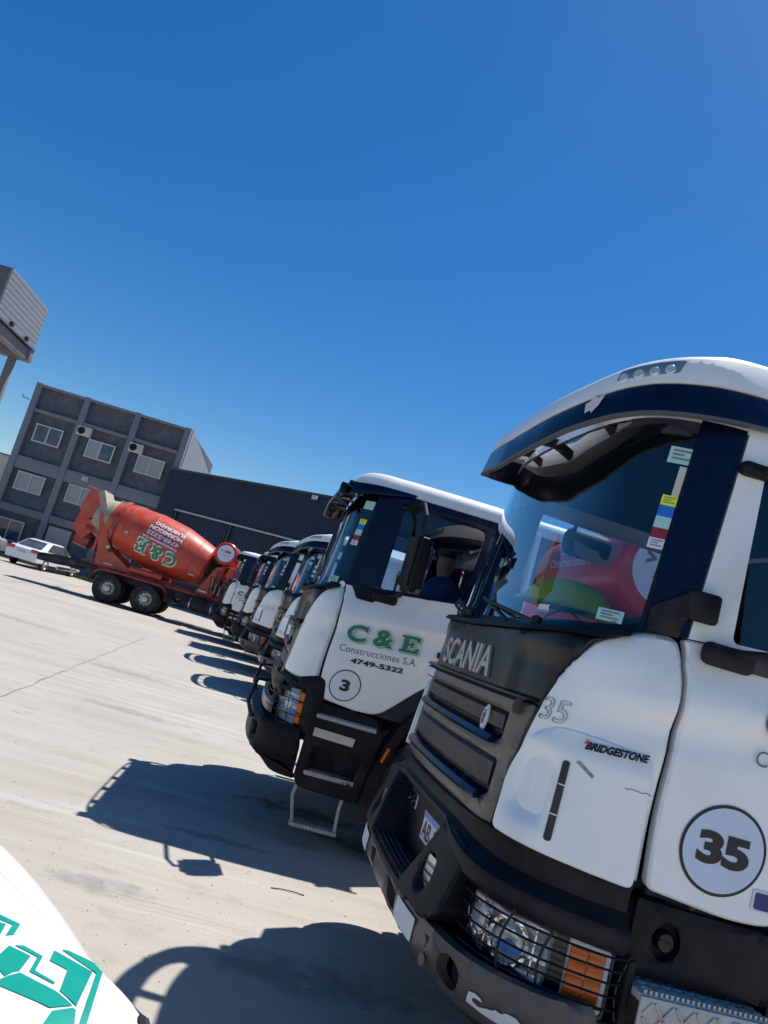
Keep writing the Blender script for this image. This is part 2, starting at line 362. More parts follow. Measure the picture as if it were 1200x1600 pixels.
def cab(root,new=True,num='35',letter=True):
    S=(-1,1)
    zb=1.13 if new else 1.225
    # ---- white shell
    for sd in S:
        b=B(); panel(b,fender_poly(sd,zb),WHITE,0,.03,.05,.04,crease)
        o=b.obj('corner_panel',root)
        if new:
            d=B()
            def dfl(s,z):
                a=np.abs(s); top=1-sstep(1.50,1.60,z); scoop=sstep(1.065+(1.48-z)*.02,1.02+(1.48-z)*.02,a)
                low=sstep(1.20,1.30,z)
                dip=-.045*scoop*(1-sstep(1.42,1.52,z))*low*sstep(.84,.97,a)
                return -.022*(1-top)+dip
            pl=fillet([(-.858,1.15,.03),(-1.14,1.138,.1),(-1.418,1.118,.03),(-1.398,1.35,.1),(-1.372,1.575,.02),(-1.2,1.60,.1),(-1.0,1.60,.1),(-.90,1.53,.06),(-.845,1.38,.1)],.03)
            panel(d,pl if sd<0 else mir(pl),WHITE,.028,.008,.03,.02,dfl)
            da=d.obj('air_deflector',root)
            v=B(); vp=fillet([(-1.080,1.19,.02),(-1.106,1.19,.02),(-1.094,1.485,.02),(-1.070,1.485,.02)],.015)
            panel(v,vp if sd<0 else mir(vp),BLK,.033,0,.006,.05,lambda s,z:dfl(np.sign(s)*1.09,z),edge=True)
            for zz in (1.285,1.395): strip(v,np.linspace(1.076,1.102,4)*sd,[const(.0345,zz),const(.0345,zz+.004)],WHITE)
            v.obj('air_slot',da)
            if sd<0:
                t=B(); vv,ff=text2d('BRIDGESTONE',1,bold=.05,shear=.28); place_front(t,fit(vv,.225,.030),ff,BLK,-1.125,1.545,.036,fn=lambda s,z:dfl(s,z),slope=.07)
                vv,ff=poly2d([(0,0),(.018,0),(.010,.020)]); place_front(t,vv,ff,mat('red_vinyl',(.6,.03,.05),.4),-1.118,1.566,.030)
                t.obj('tyre_maker_lettering',da)
                t=B(); vv,ff=text2d('35',1,outline=.004,shear=.1); place_front(t,fit(vv,.125,.09),ff,mat('pencil_grey',(.34,.34,.37),.6),-.905,1.60,.003,slope=.03); t.obj('drawn_number',o)
                t=B(); 
                for q in ([(-1.112,1.49),(-1.122,1.50),(-1.182,1.462),(-1.178,1.450)],):
                    vv=np.array([(x,z,0) for x,z in q]); t.add(surf(vv[:,0],vv[:,1],.0305),[(0,1,2,3)],mat('scuff_grey',(.30,.29,.28),.7,var=.4,scale=60))
                t.obj('scuff',da); t=B(); rr=np.random.RandomState(2); pts=[(-1.29+ -.1*k/9,1.455+rr.uniform(-.006,.006)) for k in range(10)]
                for k in range(9):
                    a_,c_=pts[k],pts[k+1]; t.add(surf(np.array([a_[0],c_[0],c_[0],a_[0]]),np.array([a_[1],c_[1],c_[1]+.003,a_[1]+.003]),.031),[(0,1,2,3)],GREY)
                t.obj('crack',da)
        # door
        dp=door_poly(sd); b=B(); panel(b,dp,WHITE,0,.014,.05,.05,crease); dr=b.obj('door',root)
        if sd<0 or True:
            g=B(); q=sx(1.50,1.70,sd); g.box(Vector(surf(q,1.70,.02)),(.19,.03,.05),BLACKP,.012); g.obj('door_handle',dr)
        # window, surround and pillar
        g=lambda x,z: (sx(x,z,-1),z)
        nav=NAVY
        wx0,wx1=((.70,1.42) if new else (.80,1.55))
        if new and sd>0: wx0,wx1=.50,1.56
        hole=fillet([(*g(wx0+.03,2.085),.03),(*g(wx1-.03,2.17 if not new else 2.12),.05),(*g(wx1+.03,2.80),.08),(*g(wx0+.06,2.80),.03)],.04)
        if sd>0: hole=mir(hole)
        if new:
            e0,e1=(.555,.665) if sd<0 else (.50,.56)
            pil=fillet([(-1.195,2.03,.0),(*g(e0,2.055),.0),(*g(e1,2.97),.0),(-1.175,2.97,.0)],0)
            wpl=fillet([(*g(e0+.005,2.055),.0),(*g(1.93,2.16),.01),(*g(1.93,2.96),.01),(*g(e1+.007,2.96),.0)],0)
            b=B(); panel(b,pil if sd<0 else mir(pil),NAVY,0,.006,.03,.08); b.obj('windscreen_pillar',root)
            b=B(); panel(b,wpl if sd<0 else mir(wpl),WHITE,0,.004,.04,.08,holes=[hole]); wf=b.obj('window_frame',dr)
        else:
            wpl=fillet([(-1.21,2.03,.0),(*g(.85,2.06),.0),(*g(1.93,2.17),.01),(*g(1.93,2.91),.01),(-1.19,2.91,.0)],0)
            b=B(); panel(b,wpl if sd<0 else mir(wpl),NAVY,0,.004,.04,.08,holes=[hole]); wf=b.obj('window_frame',dr)
        b=B(); panel(b,hole,SDG,-.018,0,0,.1,edge=False); b.obj('door_window',dr)
        # rear quarter of the side
        rq=fillet([(*g(1.615,1.2),.02),(*g(1.615,2.15),.01),(*g(1.95,2.16),.01),(*g(1.95,1.2),.02)],.01)
        b=B(); panel(b,rq if sd<0 else mir(rq),WHITE,0,.01,.04,.08); b.obj('rear_side_panel',root)
    # back wall, floor, liner
    b=B(); b.box((2.0,0,2.03),(.04,2.30,1.75),WHITE,.01); b.obj('cab_back',root)
    b=B(); b.box((1.12,0,1.12),(1.7,2.1,.03),LINER); b.box((1.955,0,2.0),(.02,2.1,1.7),LINER)
    b.box((1.15,0,2.895),(1.6,1.9,.02),LINER)
    strip(b,np.linspace(-1.0,1.0,12),[const(-.08,2.96),const(-.09,2.90),const(-.16,2.89),const(-.18,2.92)],DASH)
    for sd in S: strip(b,np.linspace(sx(.62,1.5),sx(1.9,1.5),8)*-sd,[const(-.06,1.1),const(-.06,2.03),const(-.02,2.05)],LINER)
    b.obj('cab_liner',root)
    b=B(); strip(b,np.linspace(-1.12,1.12,30),[const(-.03,1.3),const(-.035,1.93),const(-.12,1.965),const(-.34,1.99),const(-.42,1.96),const(-.45,1.6)],DASH)
    for yy in (-.62,.1): b.box((.62,yy,2.02),(.26,.42,.08),DASH,.03)
    b.box((.45,.55,2.035),(.10,.2,.006),WHT,rot=(0,-.1,.4)); 
    b.obj('dashboard',root)
    b=B(); M=Matrix.Translation((.80,-.58,2.02))@Matrix.Rotation(R(-62),4,'Y')
    pts=[M@Vector((0,.225*math.cos(a),.225*math.sin(a))) for a in np.linspace(0,2*math.pi,25)]
    b.tube(pts,.014,BLACKP,8,False); b.tube([M@Vector((0,-.22,0)),M@Vector((0,.22,0))],.014,BLACKP); b.tube([M@Vector((0,0,0)),M@Vector((-.35,0,-.05))],.03,BLACKP); b.obj('steering_wheel',root)
    for yy in (-.6,.6):
        b=B(); b.box((1.38,yy,1.68),(.5,.5,.14),SEAT,.05,seg=3); b.box((1.66,yy,2.02),(.14,.48,.66),SEAT,.05,rot=(0,R(10),0),seg=3); b.box((1.73,yy,2.43 if yy<0 else 2.30),(.10,.28,.2),SEAT,.04,rot=(0,R(8),0),seg=3); b.box((1.4,yy,1.4),(.3,.3,.45),DARKM); b.obj('seat',root)
    # windscreen
    zt=2.97 if new else 2.86
    b=B(); wp=[(-1.205,2.035),(-1.05,1.985),(-.6,1.955),(0,1.945),(.6,1.955),(1.05,1.985),(1.205,2.035),(1.185,zt),(-1.185,zt)]
    panel(b,wp,WSG,-.012,0,0,.12,edge=False); ws=b.obj('windscreen',root)
    b=B()  # black seal band round the glass
    strip(b,np.linspace(-1.20,1.20,40),[lambda s:(-.006,lin(s,(0,.6,1.05,1.2),(1.945,1.955,1.985,2.035))),lambda s:(-.008,lin(s,(0,.6,1.05,1.2),(1.985,1.995,2.025,2.07)))],BLACKG)
    for sd in S: strip(b,np.array([1.175,1.205])*sd,[const(-.006,2.04),const(-.006,zt)],BLACKG)
    b.obj('glass_seal',ws)
    # stickers inside the glass
    def stk(s0,z0,w,h,m,txt=False):
        b=B(); b.add(surf(np.array([s0,s0-w,s0-w,s0]),np.array([z0,z0,z0+h,z0+h]),-.008),[(0,1,2,3)],m)
        if txt:
            for k in range(3): zz=z0+h*(.25+.24*k); a=s0-w*.15; c_=s0-w*(.85 if k!=1 else .6); b.add(surf(np.array([a,c_,c_,a]),np.array([zz,zz,zz+h*.09,zz+h*.09]),-.0065),[(0,1,2,3)],GREY)
        b.obj('window_sticker',ws)
    if new: stk(-1.085,2.755,.105,.075,TEAL,True); stk(-1.145,2.61,.04,.135,REFL)
    else: stk(-1.065,2.70,.10,.075,TEAL)
    z=2.61
    for m,h,t_ in ((LIME,.045,True),(BLUE,.05,False),(TEAL,.05,False),(MAR,.045,False),(WHT,.045,True)): z-=h; stk(-1.112 if new else -1.085,z,.066,h,m,t_)
    stk(-1.0,2.04,.11,.05,TEAL,True); stk(-.60,2.03,.10,.035,WHT)
    # front panel with the maker's name
    b=B(); fp=[(-.80,1.655),(-.5,1.65),(0,1.645),(.5,1.65),(.80,1.655)]
    side=[(.87,1.64),(.94,1.80),(1.045,1.945),(1.15,2.00)]
    top=[(1.05,1.965),(.6,1.935),(0,1.925),(-.6,1.935),(-1.05,1.965)]
    poly=fp+side+top+[(-x,z) for x,z in side[::-1]]
    def fpo(s,z):
        a=np.abs(s); return .012-.02*sstep(.62,.68,a)*(1-sstep(1.84,1.88,z))*sstep(.0,1,np.ones_like(a))
    panel(b,poly,BLACKG,0,.01,.03,.035,fpo)
    strip(b,np.linspace(-1.16,1.16,50),[lambda s:(.012,lin(s,(0,.6,1.05,1.16),(1.925,1.935,1.965,2.0))),lambda s:(.045,lin(s,(0,.6,1.05,1.16),(1.925,1.935,1.965,2.0))),lambda s:(.04,lin(s,(0,.6,1.05,1.16),(1.945,1.955,1.985,2.02))),lambda s:(-.03,lin(s,(0,.6,1.05,1.16),(1.965,1.975,2.005,2.045)))],BLACKP)
    pn=b.obj('front_panel',root)
    if letter:
        t=B(); vv,ff=text2d('SCANIA',1,bold=.018,space=1.02); place_front(t,fit(vv,.84,.145),ff,LET,.42,1.69,.012,.012); t.obj('chrome_lettering',pn)
    # wipers
    for s0,s1 in ((-.72,.08),(.18,.74),(.30,.98)):
        b=B(); a=np.linspace(0,1,8); sw=s0+(s1-s0)*a; zz=1.975+a*.10
        b.tube([Vector(p) for p in surf(sw,zz,.03+.02*np.sin(a*3))],.009,BLACKP,6); b.tube([Vector(p) for p in surf(sw*.6+s1*.3,zz-.012,.018)],.006,RUBBER,6)
        b.lathe([(0,0),(0,.024),(.03,.024),(.04,0)],BLACKP,12,Matrix.Translation(Vector(surf(s0,1.965,.02)))@Matrix.Rotation(R(-90),4,'Y')); b.obj('wiper',root)
    # grille
    zg=1.14 if new else 1.20
    b=B(); gp=fillet([(-.80,zg,.02),(.80,zg,.02),(.80,1.3,.1),(.815,1.45,.1),(.855,1.64,.01),(-.855,1.64,.01),(-.815,1.45,.1),(-.80,1.3,.1)],.02,3)
    slots=[]
    for z0,z1,w in ((1.215,1.385,.72),(1.445,1.58,.70)):
        slots.append(fillet([(-w+.06,z0,.02),(w-.06,z0,.02),(w,z0+.03,.02),(w-.01,z1,.02),(-w+.01,z1,.02),(-w,z0+.03,.02)],.02,3))
    panel(b,gp,TAUPE,.0,.01,.04,.05,holes=slots)
    gr=b.obj('grille',root)
    for (z0,z1,w),sp in zip(((1.215,1.385,.72),(1.445,1.58,.70)),slots):
        b=B(); panel(b,[(x*1.03,z) for x,z in sp],BLACKP,-.03,0,.01,.08,edge=False)
        strip(b,np.linspace(-w*.93,w*.93,30),[const(-.03,z0+.035),const(.018,z0+.022),const(.03,z0+.002),const(.022,z0-.012),const(-.03,z0-.004)],NAVY,caps=True)
        strip(b,np.linspace(-w*.97,w*.97,30),[const(-.03,z0+.05),const(-.006,z0+.058),const(-.002,z1-.02),const(-.02,z1+.0)],mat('grille_slat_grey',(.022,.022,.024),.5,var=.15,dirt=(.06,.055,.05),dirt_amt=.5),caps=True)
        for q in (-.45,.45): strip(b,np.array([q-.004,q+.004]),[const(-.008,z0+.03),const(-.008,z1)],BLACKP)
        b.obj('grille_slot',gr)
    b=B(); strip(b,np.linspace(-.78,.78,40),[const(0,1.585),const(.03,1.585),const(.045,1.60),const(.045,1.635),const(.03,1.65),const(.0,1.655)],TAUPE,caps=True)
    strip(b,np.linspace(-.86,.86,40),[const(.0,1.656),const(.05,1.652),const(.05,1.662),const(0,1.672)],BLACKG,caps=True)
    strip(b,np.linspace(.40,.78,12),[const(.0455,1.596),const(.0465,1.60),const(.0465,1.634),const(.0455,1.638)],WHT); b.obj('grille_trim',gr)  # white strip paints the bright reflection on the trim's far end
    b=B(); 
    for rx,rz,o,m in ((.040,.058,.0,CHROME),(.033,.049,.004,WHT)): panel(b,ellipse(-.50,1.52,rx,rz),m,.006+o,.004,.02,.05)
    for q,m in (([(-.482,1.545),(-.518,1.545),(-.512,1.553),(-.488,1.553)],BLUE),([(-.488,1.535),(-.505,1.543),(-.518,1.528),(-.508,1.515),(-.515,1.495),(-.498,1.485),(-.490,1.505)],MAR)):
        v_=np.array(q); b.add(surf(v_[:,0],v_[:,1],.0125),[tuple(range(len(q)))],m)
    b.obj('griffin_badge',gr)
    # roof and visor
    if new:
        xs=(0,.5,.7,1.0,1.2,1.45,1.55)
        zl=lambda s:lin(s,xs,(2.76,2.81,2.85,2.92,2.955,2.99,3.02)); of=lambda s:lin(s,xs,(.24,.22,.20,.14,.085,.03,.012)); zu=lambda s:lin(s,xs,(2.91,2.95,2.98,3.06,3.10,3.125,3.13))
        zc=lambda s:lin(s,xs,(3.03,3.07,3.10,3.20,3.265,3.29,3.27))
        ss=np.linspace(-1.54,1.54,80)
        b=B(); strip(b,ss,[lambda s:(of(s)-.030,zu(s)),lambda s:(of(s)-.022,zl(s)+.03),lambda s:(of(s)-.015,zl(s)-.004),lambda s:(of(s),zl(s)),lambda s:(of(s)+.004,zl(s)+.02),lambda s:(of(s)-.005,zu(s)-.01),lambda s:(of(s)-.012,zu(s)),lambda s:(of(s)-.030,zu(s))],NAVY,caps=True); vs=b.obj('sun_visor',root)
        b=B(); q=[(-.765,2.915),(-.79,2.93),(-.80,2.915),(-.83,2.955),(-.845,3.005),(-.81,2.99),(-.79,3.01),(-.775,2.975),(-.755,2.965)]
        panel(b,q[::-1],mat('pinkish_sticker',(.62,.52,.60),.5),.003,0,0,.04,edge=False,mapf=lambda s,z,o: surf(s,z,o+np.interp(np.abs(s),xs,(.24,.22,.20,.14,.085,.03,.012))+.002)); b.obj('visor_sticker',vs)
        b=B(); strip(b,ss,[lambda s:(of(s)-.02,zl(s)-.010),lambda s:(of(s)+.006,zl(s)-.010),lambda s:(of(s)+.006,zl(s)+.004),lambda s:(of(s)-.0,zl(s)+.006)],mat('grey_rubber_lip',(.10,.10,.10),.5)); b.obj('visor_lip',vs)
        b=B()
        def ringf(k,o,dz): return lambda s:(of(s)*(1-k)+o,zc(s)+dz)
        sr=np.linspace(-SMAX-.15,SMAX+.15,110)
        rk=lambda s:lin(s,(0,.9,1.2,1.4,3),(0,0,.6,1,1))
        bk=lambda s:of(s)*.62-.05+.0*s
        strip(b,ss,[lambda s:(of(s)-.018,zu(s)+.002),lambda s:(of(s)-.004,zu(s)+.008),lambda s:(of(s)-.014,zc(s)-.03),lambda s:(of(s)-.03,zc(s)-.008),lambda s:(of(s)-.055,zc(s)),lambda s:(bk(s),zc(s)+.012),lambda s:(bk(s)-.006,zc(s)-.01),lambda s:(bk(s)+.01,zu(s)+.02)],WHITE2,caps=True)
        lb=b.obj('light_bar_shell',root); b=B()
        for q in (-1.05,-.55,0,.55,1.05): b=B(); strip(b,np.linspace(q-.03,q+.03,3),[lambda s:(bk(s)+.01,zc(s)-.05),lambda s:(-.12,zc(s)-.03),lambda s:(-.12,zc(s)-.07),lambda s:(bk(s)+.01,zc(s)-.09)],BLACKP,caps=True); b.obj('bracket',lb)
        b=B()
        strip(b,sr,[lambda s:(-.004,2.955),lambda s:(-.012,3.0+.1*rk(s)),lambda s:(-.035,3.05+.13*rk(s)),lambda s:(-.08,3.11+.10*rk(s)),lambda s:(-.16,3.19+.06*rk(s)),lambda s:(-.28,3.29+.02*rk(s)),lambda s:(-.45,3.37),lambda s:(-.7,3.40),lambda s:(-.95,3.41)],WHITE2)
        b.obj('roof_cap',root)
        for sd in S:
            for q,nn,w in ((-.95,4,.20),):
                b=B(); c0=.86; rect=fillet([(c0,zc(.9)-.105,.005),(c0+w,zc(1.05)-.10,.005),(c0+w+.01,zc(1.1)-.045,.01),(c0+.01,zc(.9)-.045,.01)],.01)
                mapo=lambda s,z,o: surf(s,z,o+np.interp(np.abs(s),xs,(.24,.22,.20,.14,.085,.03,.012))-.008)
                panel(b,rect if sd<0 and False else ([(x*sd,z) for x,z in rect][::sd]),SILVER,.002,.003,.01,.04,mapf=mapo)
                for k in range(4):
                    cc=c0+.03+k*.047; panel(b,ellipse(cc*sd,zc(cc)-.075,.017,.022,14),LENS,.008,.006,.01,.03,mapf=mapo)
                b.obj('roof_marker_light',root)
    else:
        xs=(0,.5,.8,1.02,1.2,1.5)
        zl=lambda s:lin(s,xs,(2.72,2.73,2.75,2.79,2.84,2.90)); of=lambda s:lin(s,xs,(.155,.16,.165,.14,.06,.012)); zu=lambda s:lin(s,xs,(2.86,2.87,2.88,2.90,2.915,2.92))
        ss=np.linspace(-1.5,1.5,70)
        b=B(); tp=lambda s:of(s)*.78
        strip(b,ss,[lambda s:(tp(s)-.008,zu(s)),lambda s:(of(s)-.010,zl(s)+.004),lambda s:(of(s),zl(s)),lambda s:(of(s)+.003,zl(s)+.02),lambda s:(tp(s)+.004,zu(s)),lambda s:(tp(s)-.008,zu(s))],NAVY,caps=True)
        for q in (-1.02,-.62,-.2,.2,.62,1.02): strip(b,np.linspace(q-.05,q+.05,4),[lambda s:(tp(s),zu(s)-.002),lambda s:(-.03,zu(s)+.012),lambda s:(-.03,zu(s)-.0),lambda s:(tp(s),zu(s)-.02)],NAVY,caps=True)
        vs=b.obj('sun_visor',root)
        sr=np.linspace(-SMAX-.1,SMAX+.1,100)
        of2=lambda s:lin(s,(0,.8,1.0,1.2,1.3,3),(.045,.045,.04,.03,.012,.012))
        b=B(); strip(b,sr,[lambda s:(of2(s)-.02,2.895),lambda s:(of2(s)+.006,2.90),lambda s:(of2(s)+.004,2.96),lambda s:(of2(s)-.012,3.01),lambda s:(of2(s)-.05,3.035),lambda s:(-.18,3.06),lambda s:(-.45,3.09),lambda s:(-.95,3.11)],WHITE2); b.obj('roof_cap',root)
        b=B(); sg=1; b.box(Vector(surf(.95*sg,2.82,.17)),(.06,.10,.10),BLACKP,.012); b.tube([Vector(surf(.95*sg,2.82,.15)),Vector(surf(.8*sg,2.84,.08))],.012,BLACKP); b.obj('visor_camera',vs)
        b=B(); sg=-1; b.box(Vector(surf(.95*sg,2.82,.17)),(.06,.10,.10),BLACKP,.012); b.tube([Vector(surf(.95*sg,2.82,.15)),Vector(surf(.8*sg,2.84,.08))],.012,BLACKP)
        for k in range(5): b.tube([Vector(surf(-.9+.03*k,2.85,.12)),Vector(surf(-.86+.02*k,2.77,.16)),Vector(surf(-.98+.03*k,2.70,.10))],.008,BLACKP,5)
        b.obj('visor_camera',vs)
    # kerb mirror high on the far door, wide mirror by the pillar
    if new:
        b=B(); M=Matrix.Translation((1.02,1.21,2.72))@Matrix.Rotation(R(15),4,'Z')
        b.box(M@Vector((0,0,0)),(.36,.14,.20),BLACKP,.07,seg=4); b.tube([(.9,1.20,2.76),(.85,1.06,2.88)],.014,BLACKP)
        pts=fillet([(-.19,.0,.03),(0,-.035,.1),(.19,.0,.03),(.15,-.10,.08),(0,-.13,.1),(-.15,-.10,.08)],.06)
        b.add([M@Vector((x,-.085,z)) for x,z in pts],[tuple(range(len(pts)))],CREAM); b.obj('kerb_mirror',root)
    for sd in S:
        m_=empty('mirror',parent=root)
        x0=(.72 if sd<0 else .46) if new else .90
        yb=1.12; yo=(1.47 if not new else 1.40) if sd<0 else 1.20
        if not new or True:
            b=B()
            tp=Vector((x0,sd*1.045,2.80)); bt=Vector((x0-.02,sd*1.14,2.04)); ax=x0+.06
            b.tube([tp,Vector((ax,sd*(yo-.12),2.82)),Vector((ax+.02,sd*yo,2.72)),Vector((ax+.02,sd*yo,2.15)),Vector((ax,sd*(yo-.08),2.06)),bt],.017,BLACKP)
            b.box(tp,(.16,.07,.06),BLACKP,.025,seg=3); b.box(bt+Vector((0,0,-.02)),(.22,.06,.09),BLACKP,.03,seg=3); b.obj('mirror_arm',m_)
            b=B(); M=Matrix.Translation((ax+.03,sd*(yo+.02),2.33))@Matrix.Rotation(R(-12*sd),4,'Z')
            bm=bmesh.new(); bmesh.ops.create_cube(bm,size=1); bmesh.ops.scale(bm,vec=(.12,.26,.46),verts=bm.verts); bmesh.ops.bevel(bm,geom=bm.edges[:],offset=.035,segments=3,affect='EDGES'); b.bm(bm,BLACKP,True,M)
            b.obj('mirror_housing',m_)
            b=B(); b.box(M@Vector((.062,0,0)),(.006,.2,.38),MIRG,rot=(0,0,R(-12*sd))); b.obj('mirror_glass',m_)
        if new:
            b=B(); q=surf(np.array([-1.25*-sd]),np.array([2.15]),0.)[0]
            strip(b,np.linspace(1.20,1.33,8)*sd,[lambda s:(.0,2.045),lambda s:(.02,2.05+.5*max(0,abs(s)-1.22)),lambda s:(.01+.35*(abs(s)-1.20),2.09+.4*max(0,abs(s)-1.22)),lambda s:(.01+.32*(abs(s)-1.20),2.14+.75*(abs(s)-1.20)),lambda s:(.0,2.15+.8*(abs(s)-1.20))],BLACKP,caps=True)
            b.box(Vector(surf(1.375*sd,2.185,.035)),(.13,.045,.12),BLACKP,.018,rot=(0,0,R(10*sd)),seg=3); b.obj('pillar_deflector',root)
            b=B(); b.box(Vector(surf(sx(.82,2.03,sd),2.025,.015)),(.17,.045,.07),DARKM,.022,seg=3); b.obj('mirror_foot',m_)
        else:
            b=B(); pl=fillet([(sx(.585,2.07),2.065,.0),(sx(.66,1.955),1.955,.02),(sx(.80,1.955),1.955,.02),(sx(.88,2.08),2.08,0)],.015); panel(b,pl if sd<0 else mir(pl),BLACKP,.015,.008,.02,.06); b.obj('mirror_foot',m_)
    return dict(zb=zb)

def wheel(parent,x,y,rad=.52,w=.30,front=True,side=-1,name='wheel'):
    e=empty(name,(x,y,rad),0,parent)
    M=Matrix.Rotation(R(90),4,'Z') if side>0 else Matrix.Rotation(R(-90),4,'Z')  # lathe +X -> outward
    b=B(); h=w/2
    b.lathe([(-h,.30),(-h+.01,.36),(-h*.95,.45),(-h*.75,rad-.02),(-h*.6,rad),(-h*.12,rad),(-h*.1,rad-.012),(h*.1,rad-.012),(h*.12,rad),(h*.6,rad),(h*.75,rad-.02),(h*.95,.45),(h-.01,.36),(h,.30),(h-.02,.285)],RUBBER,40,M)
    for k in range(40):
        a=2*math.pi*k/40
        for q in (-.62,.62): b.box(M@Vector((h*q,(rad-.004)*math.cos(a),(rad-.004)*math.sin(a))),(.02,.02,.02),RUBBER)
    b.obj('tyre',e)
    b=B()
    if front: prof=[(h-.02,.30),(h-.015,.285),(h-.06,.27),(h-.075,.20),(h-.05,.17),(h-.045,.13),(h+.02,.12),(h+.04,.08),(h+.045,0)]
    else: prof=[(h-.02,.30),(h-.015,.285),(h-.10,.26),(h-.17,.22),(h-.18,.15),(h-.08,.13),(h-.04,.11),(h-.03,.05),(h-.03,0)]
    b.lathe(prof,SILVER,32,M)
    for k in range(10):
        a=2*math.pi*k/10; b.box(M@Vector(((h-.06) if front else (h-.165),.165*math.cos(a) if front else .19*math.cos(a),.165*math.sin(a) if front else .19*math.sin(a))),(.03,.03,.03),DARKM,.004)
    b.obj('rim',e)
    return e

def front_new(root):
    """deep step bumper with round fog lamps and wrap-round headlamps"""
    bp=empty('bumper',parent=root)
    SS=np.linspace(-1.43,1.43,80)
    b=B(); bw=lambda s:lin(s,(0,.46,.62,.8,1.43),(.2,.25,.7,.9,1))
    zb_=lambda s,a,c_:lin(s,(0,.45,.62,.8,1.43),(1.035+a*.35,1.035+a*.35,.97+a*.8,.93+a,c_))
    strip(b,SS,[const(-.02,1.152),lambda s:(.012,1.140),lambda s:(.004,1.125),lambda s:(-.012*bw(s),1.10),lambda s:(-.010*bw(s),lin(s,(0,.46,.8,1.43),(1.085,1.085,1.055,1.03))),lambda s:(.030*bw(s),lin(s,(0,.46,.8,1.43),(1.075,1.075,1.028,1.0))),lambda s:(.066*bw(s)+.004,lin(s,(0,.46,.8,1.43),(1.068,1.068,1.012,.985))),lambda s:(.074*bw(s)+.004,lin(s,(0,.46,.62,.8,1.43),(1.055,1.055,1.02,.99,.965))),lambda s:(.066*bw(s)+.004,lin(s,(0,.46,.62,.8,1.43),(1.045,1.045,.99,.952,.925))),lambda s:(.045*bw(s),lin(s,(0,.46,.62,.8,1.43),(1.035,1.035,.97,.93,.90))),lambda s:(-.03,lin(s,(0,.46,.62,.8,1.43),(1.03,1.03,.95,.93,.90)))],BLACKP,caps=True)
    for sd in (-1,1): strip(b,np.array([.455,.463])*sd,[const(.071,1.03),const(.064,1.09)],RUBBER)
    b.obj('bumper_brow',bp)
    b=B(); strip(b,SS,[const(-.07,1.1),const(-.07,.45),const(-.3,.45)],BLACKP)
    strip(b,np.linspace(-.60,.60,20),[const(-.05,1.06),const(-.055,.74)],BLACKP)
    b.obj('bumper_core',bp)
    # foglamp blocks
    for sd in (-1,1):
        b=B(); fog=ellipse(-.575,.85,.062,.075,20,tilt=.06)
        po=fillet([(-.50,1.045,.03),(-.47,.95,.05),(-.36,.72,.03),(-.70,.71,.04),(-.80,.76,.05),(-.79,1.03,.04),(-.62,1.055,.02)],.03)
        fl=lambda q:[(x*(-sd),z) for x,z in q][::(1 if sd<0 else -1)]
        fb_=lambda s,z: .09*np.clip((1.04-z)/.32,0,1)-.03; panel(b,fl(po),BLACKP,.075,.014,.17,.018,fb_,holes=[fl(fog)]); blk=b.obj('fog_lamp_block',bp)
        b=B(); panel(b,fl([(x,z) for x,z in ellipse(-.575,.85,.064,.077,20,tilt=.06)]),BLACKP,.05,0,.0,.05,edge=False)
        strip(b,(np.linspace(.525,.630,8))*sd,[const(.070,.785),const(.080,.84),const(.074,.915)],LENS); 
        for zz in (.81,.845,.88): strip(b,np.linspace(.525,.630,8)*sd,[const(.084,zz),const(.084,zz+.006)],BLACKP)
        b.obj('fog_lamp',blk)
    # tread in the recess
    b=B(); strip(b,np.linspace(-.50,.50,24),[const(-.06,.735),const(.09,.735),const(.12,.725),const(.12,.70)],BLACKP,caps=True)
    for k in range(22):
        q=-.46+k*.0435; b.add(surf(np.array([q,q+.03,q+.015]),np.array([.736,.736,.752]),.108),[(0,1,2)],BLACKP); b.add(surf(np.array([q,q+.03,q+.015]),np.array([.736,.736,.752]),.10),[(2,1,0)],BLACKP)
    for k in range(3): strip(b,np.linspace(-.45,.45,16),[const(.0+k*.03,.736),const(.008+k*.03,.742),const(.016+k*.03,.736)],RUBBER)
    b.obj('step_tread',bp)
    # beam
    hole1=lambda sd:[(x*sd,z) for x,z in fillet([(.16,.685,.01),(.34,.665,.01),(.33,.57,.01),(.20,.57,.01)],.01)][::sd]
    hole2=lambda sd:ellipse(.905*sd,.625,.052,.058,22)
    b=B(); face=[(x,.715) for x in np.linspace(-1.36,1.36,30)]+[(1.40,.66),(1.38,.55)]+[(x,.535) for x in np.linspace(1.3,-1.3,30)]+[(-1.38,.55),(-1.40,.66)]
    taper=lambda s,z:.02-.05*sstep(.62,.53,z)-.06*sstep(1.2,1.4,np.abs(s))
    panel(b,face,BEAMM,.10,.012,.05,.06,taper,holes=[hole1(1),hole1(-1),hole2(1),hole2(-1)])
    strip(b,np.linspace(-1.42,1.42,60),[lambda s:(.05-.05*(abs(s)>1.2),.535),lambda s:(.0,.50),lambda s:(-.12,.46),lambda s:(-.4,.45)],BEAMM)
    strip(b,np.linspace(-1.40,1.40,60),[lambda s:(.10-.05*float(sstep(1.2,1.4,abs(s))),.712),lambda s:(.03,.70),lambda s:(-.08,.69)],BLACKP)
    bm_=b.obj('bumper_beam',bp)
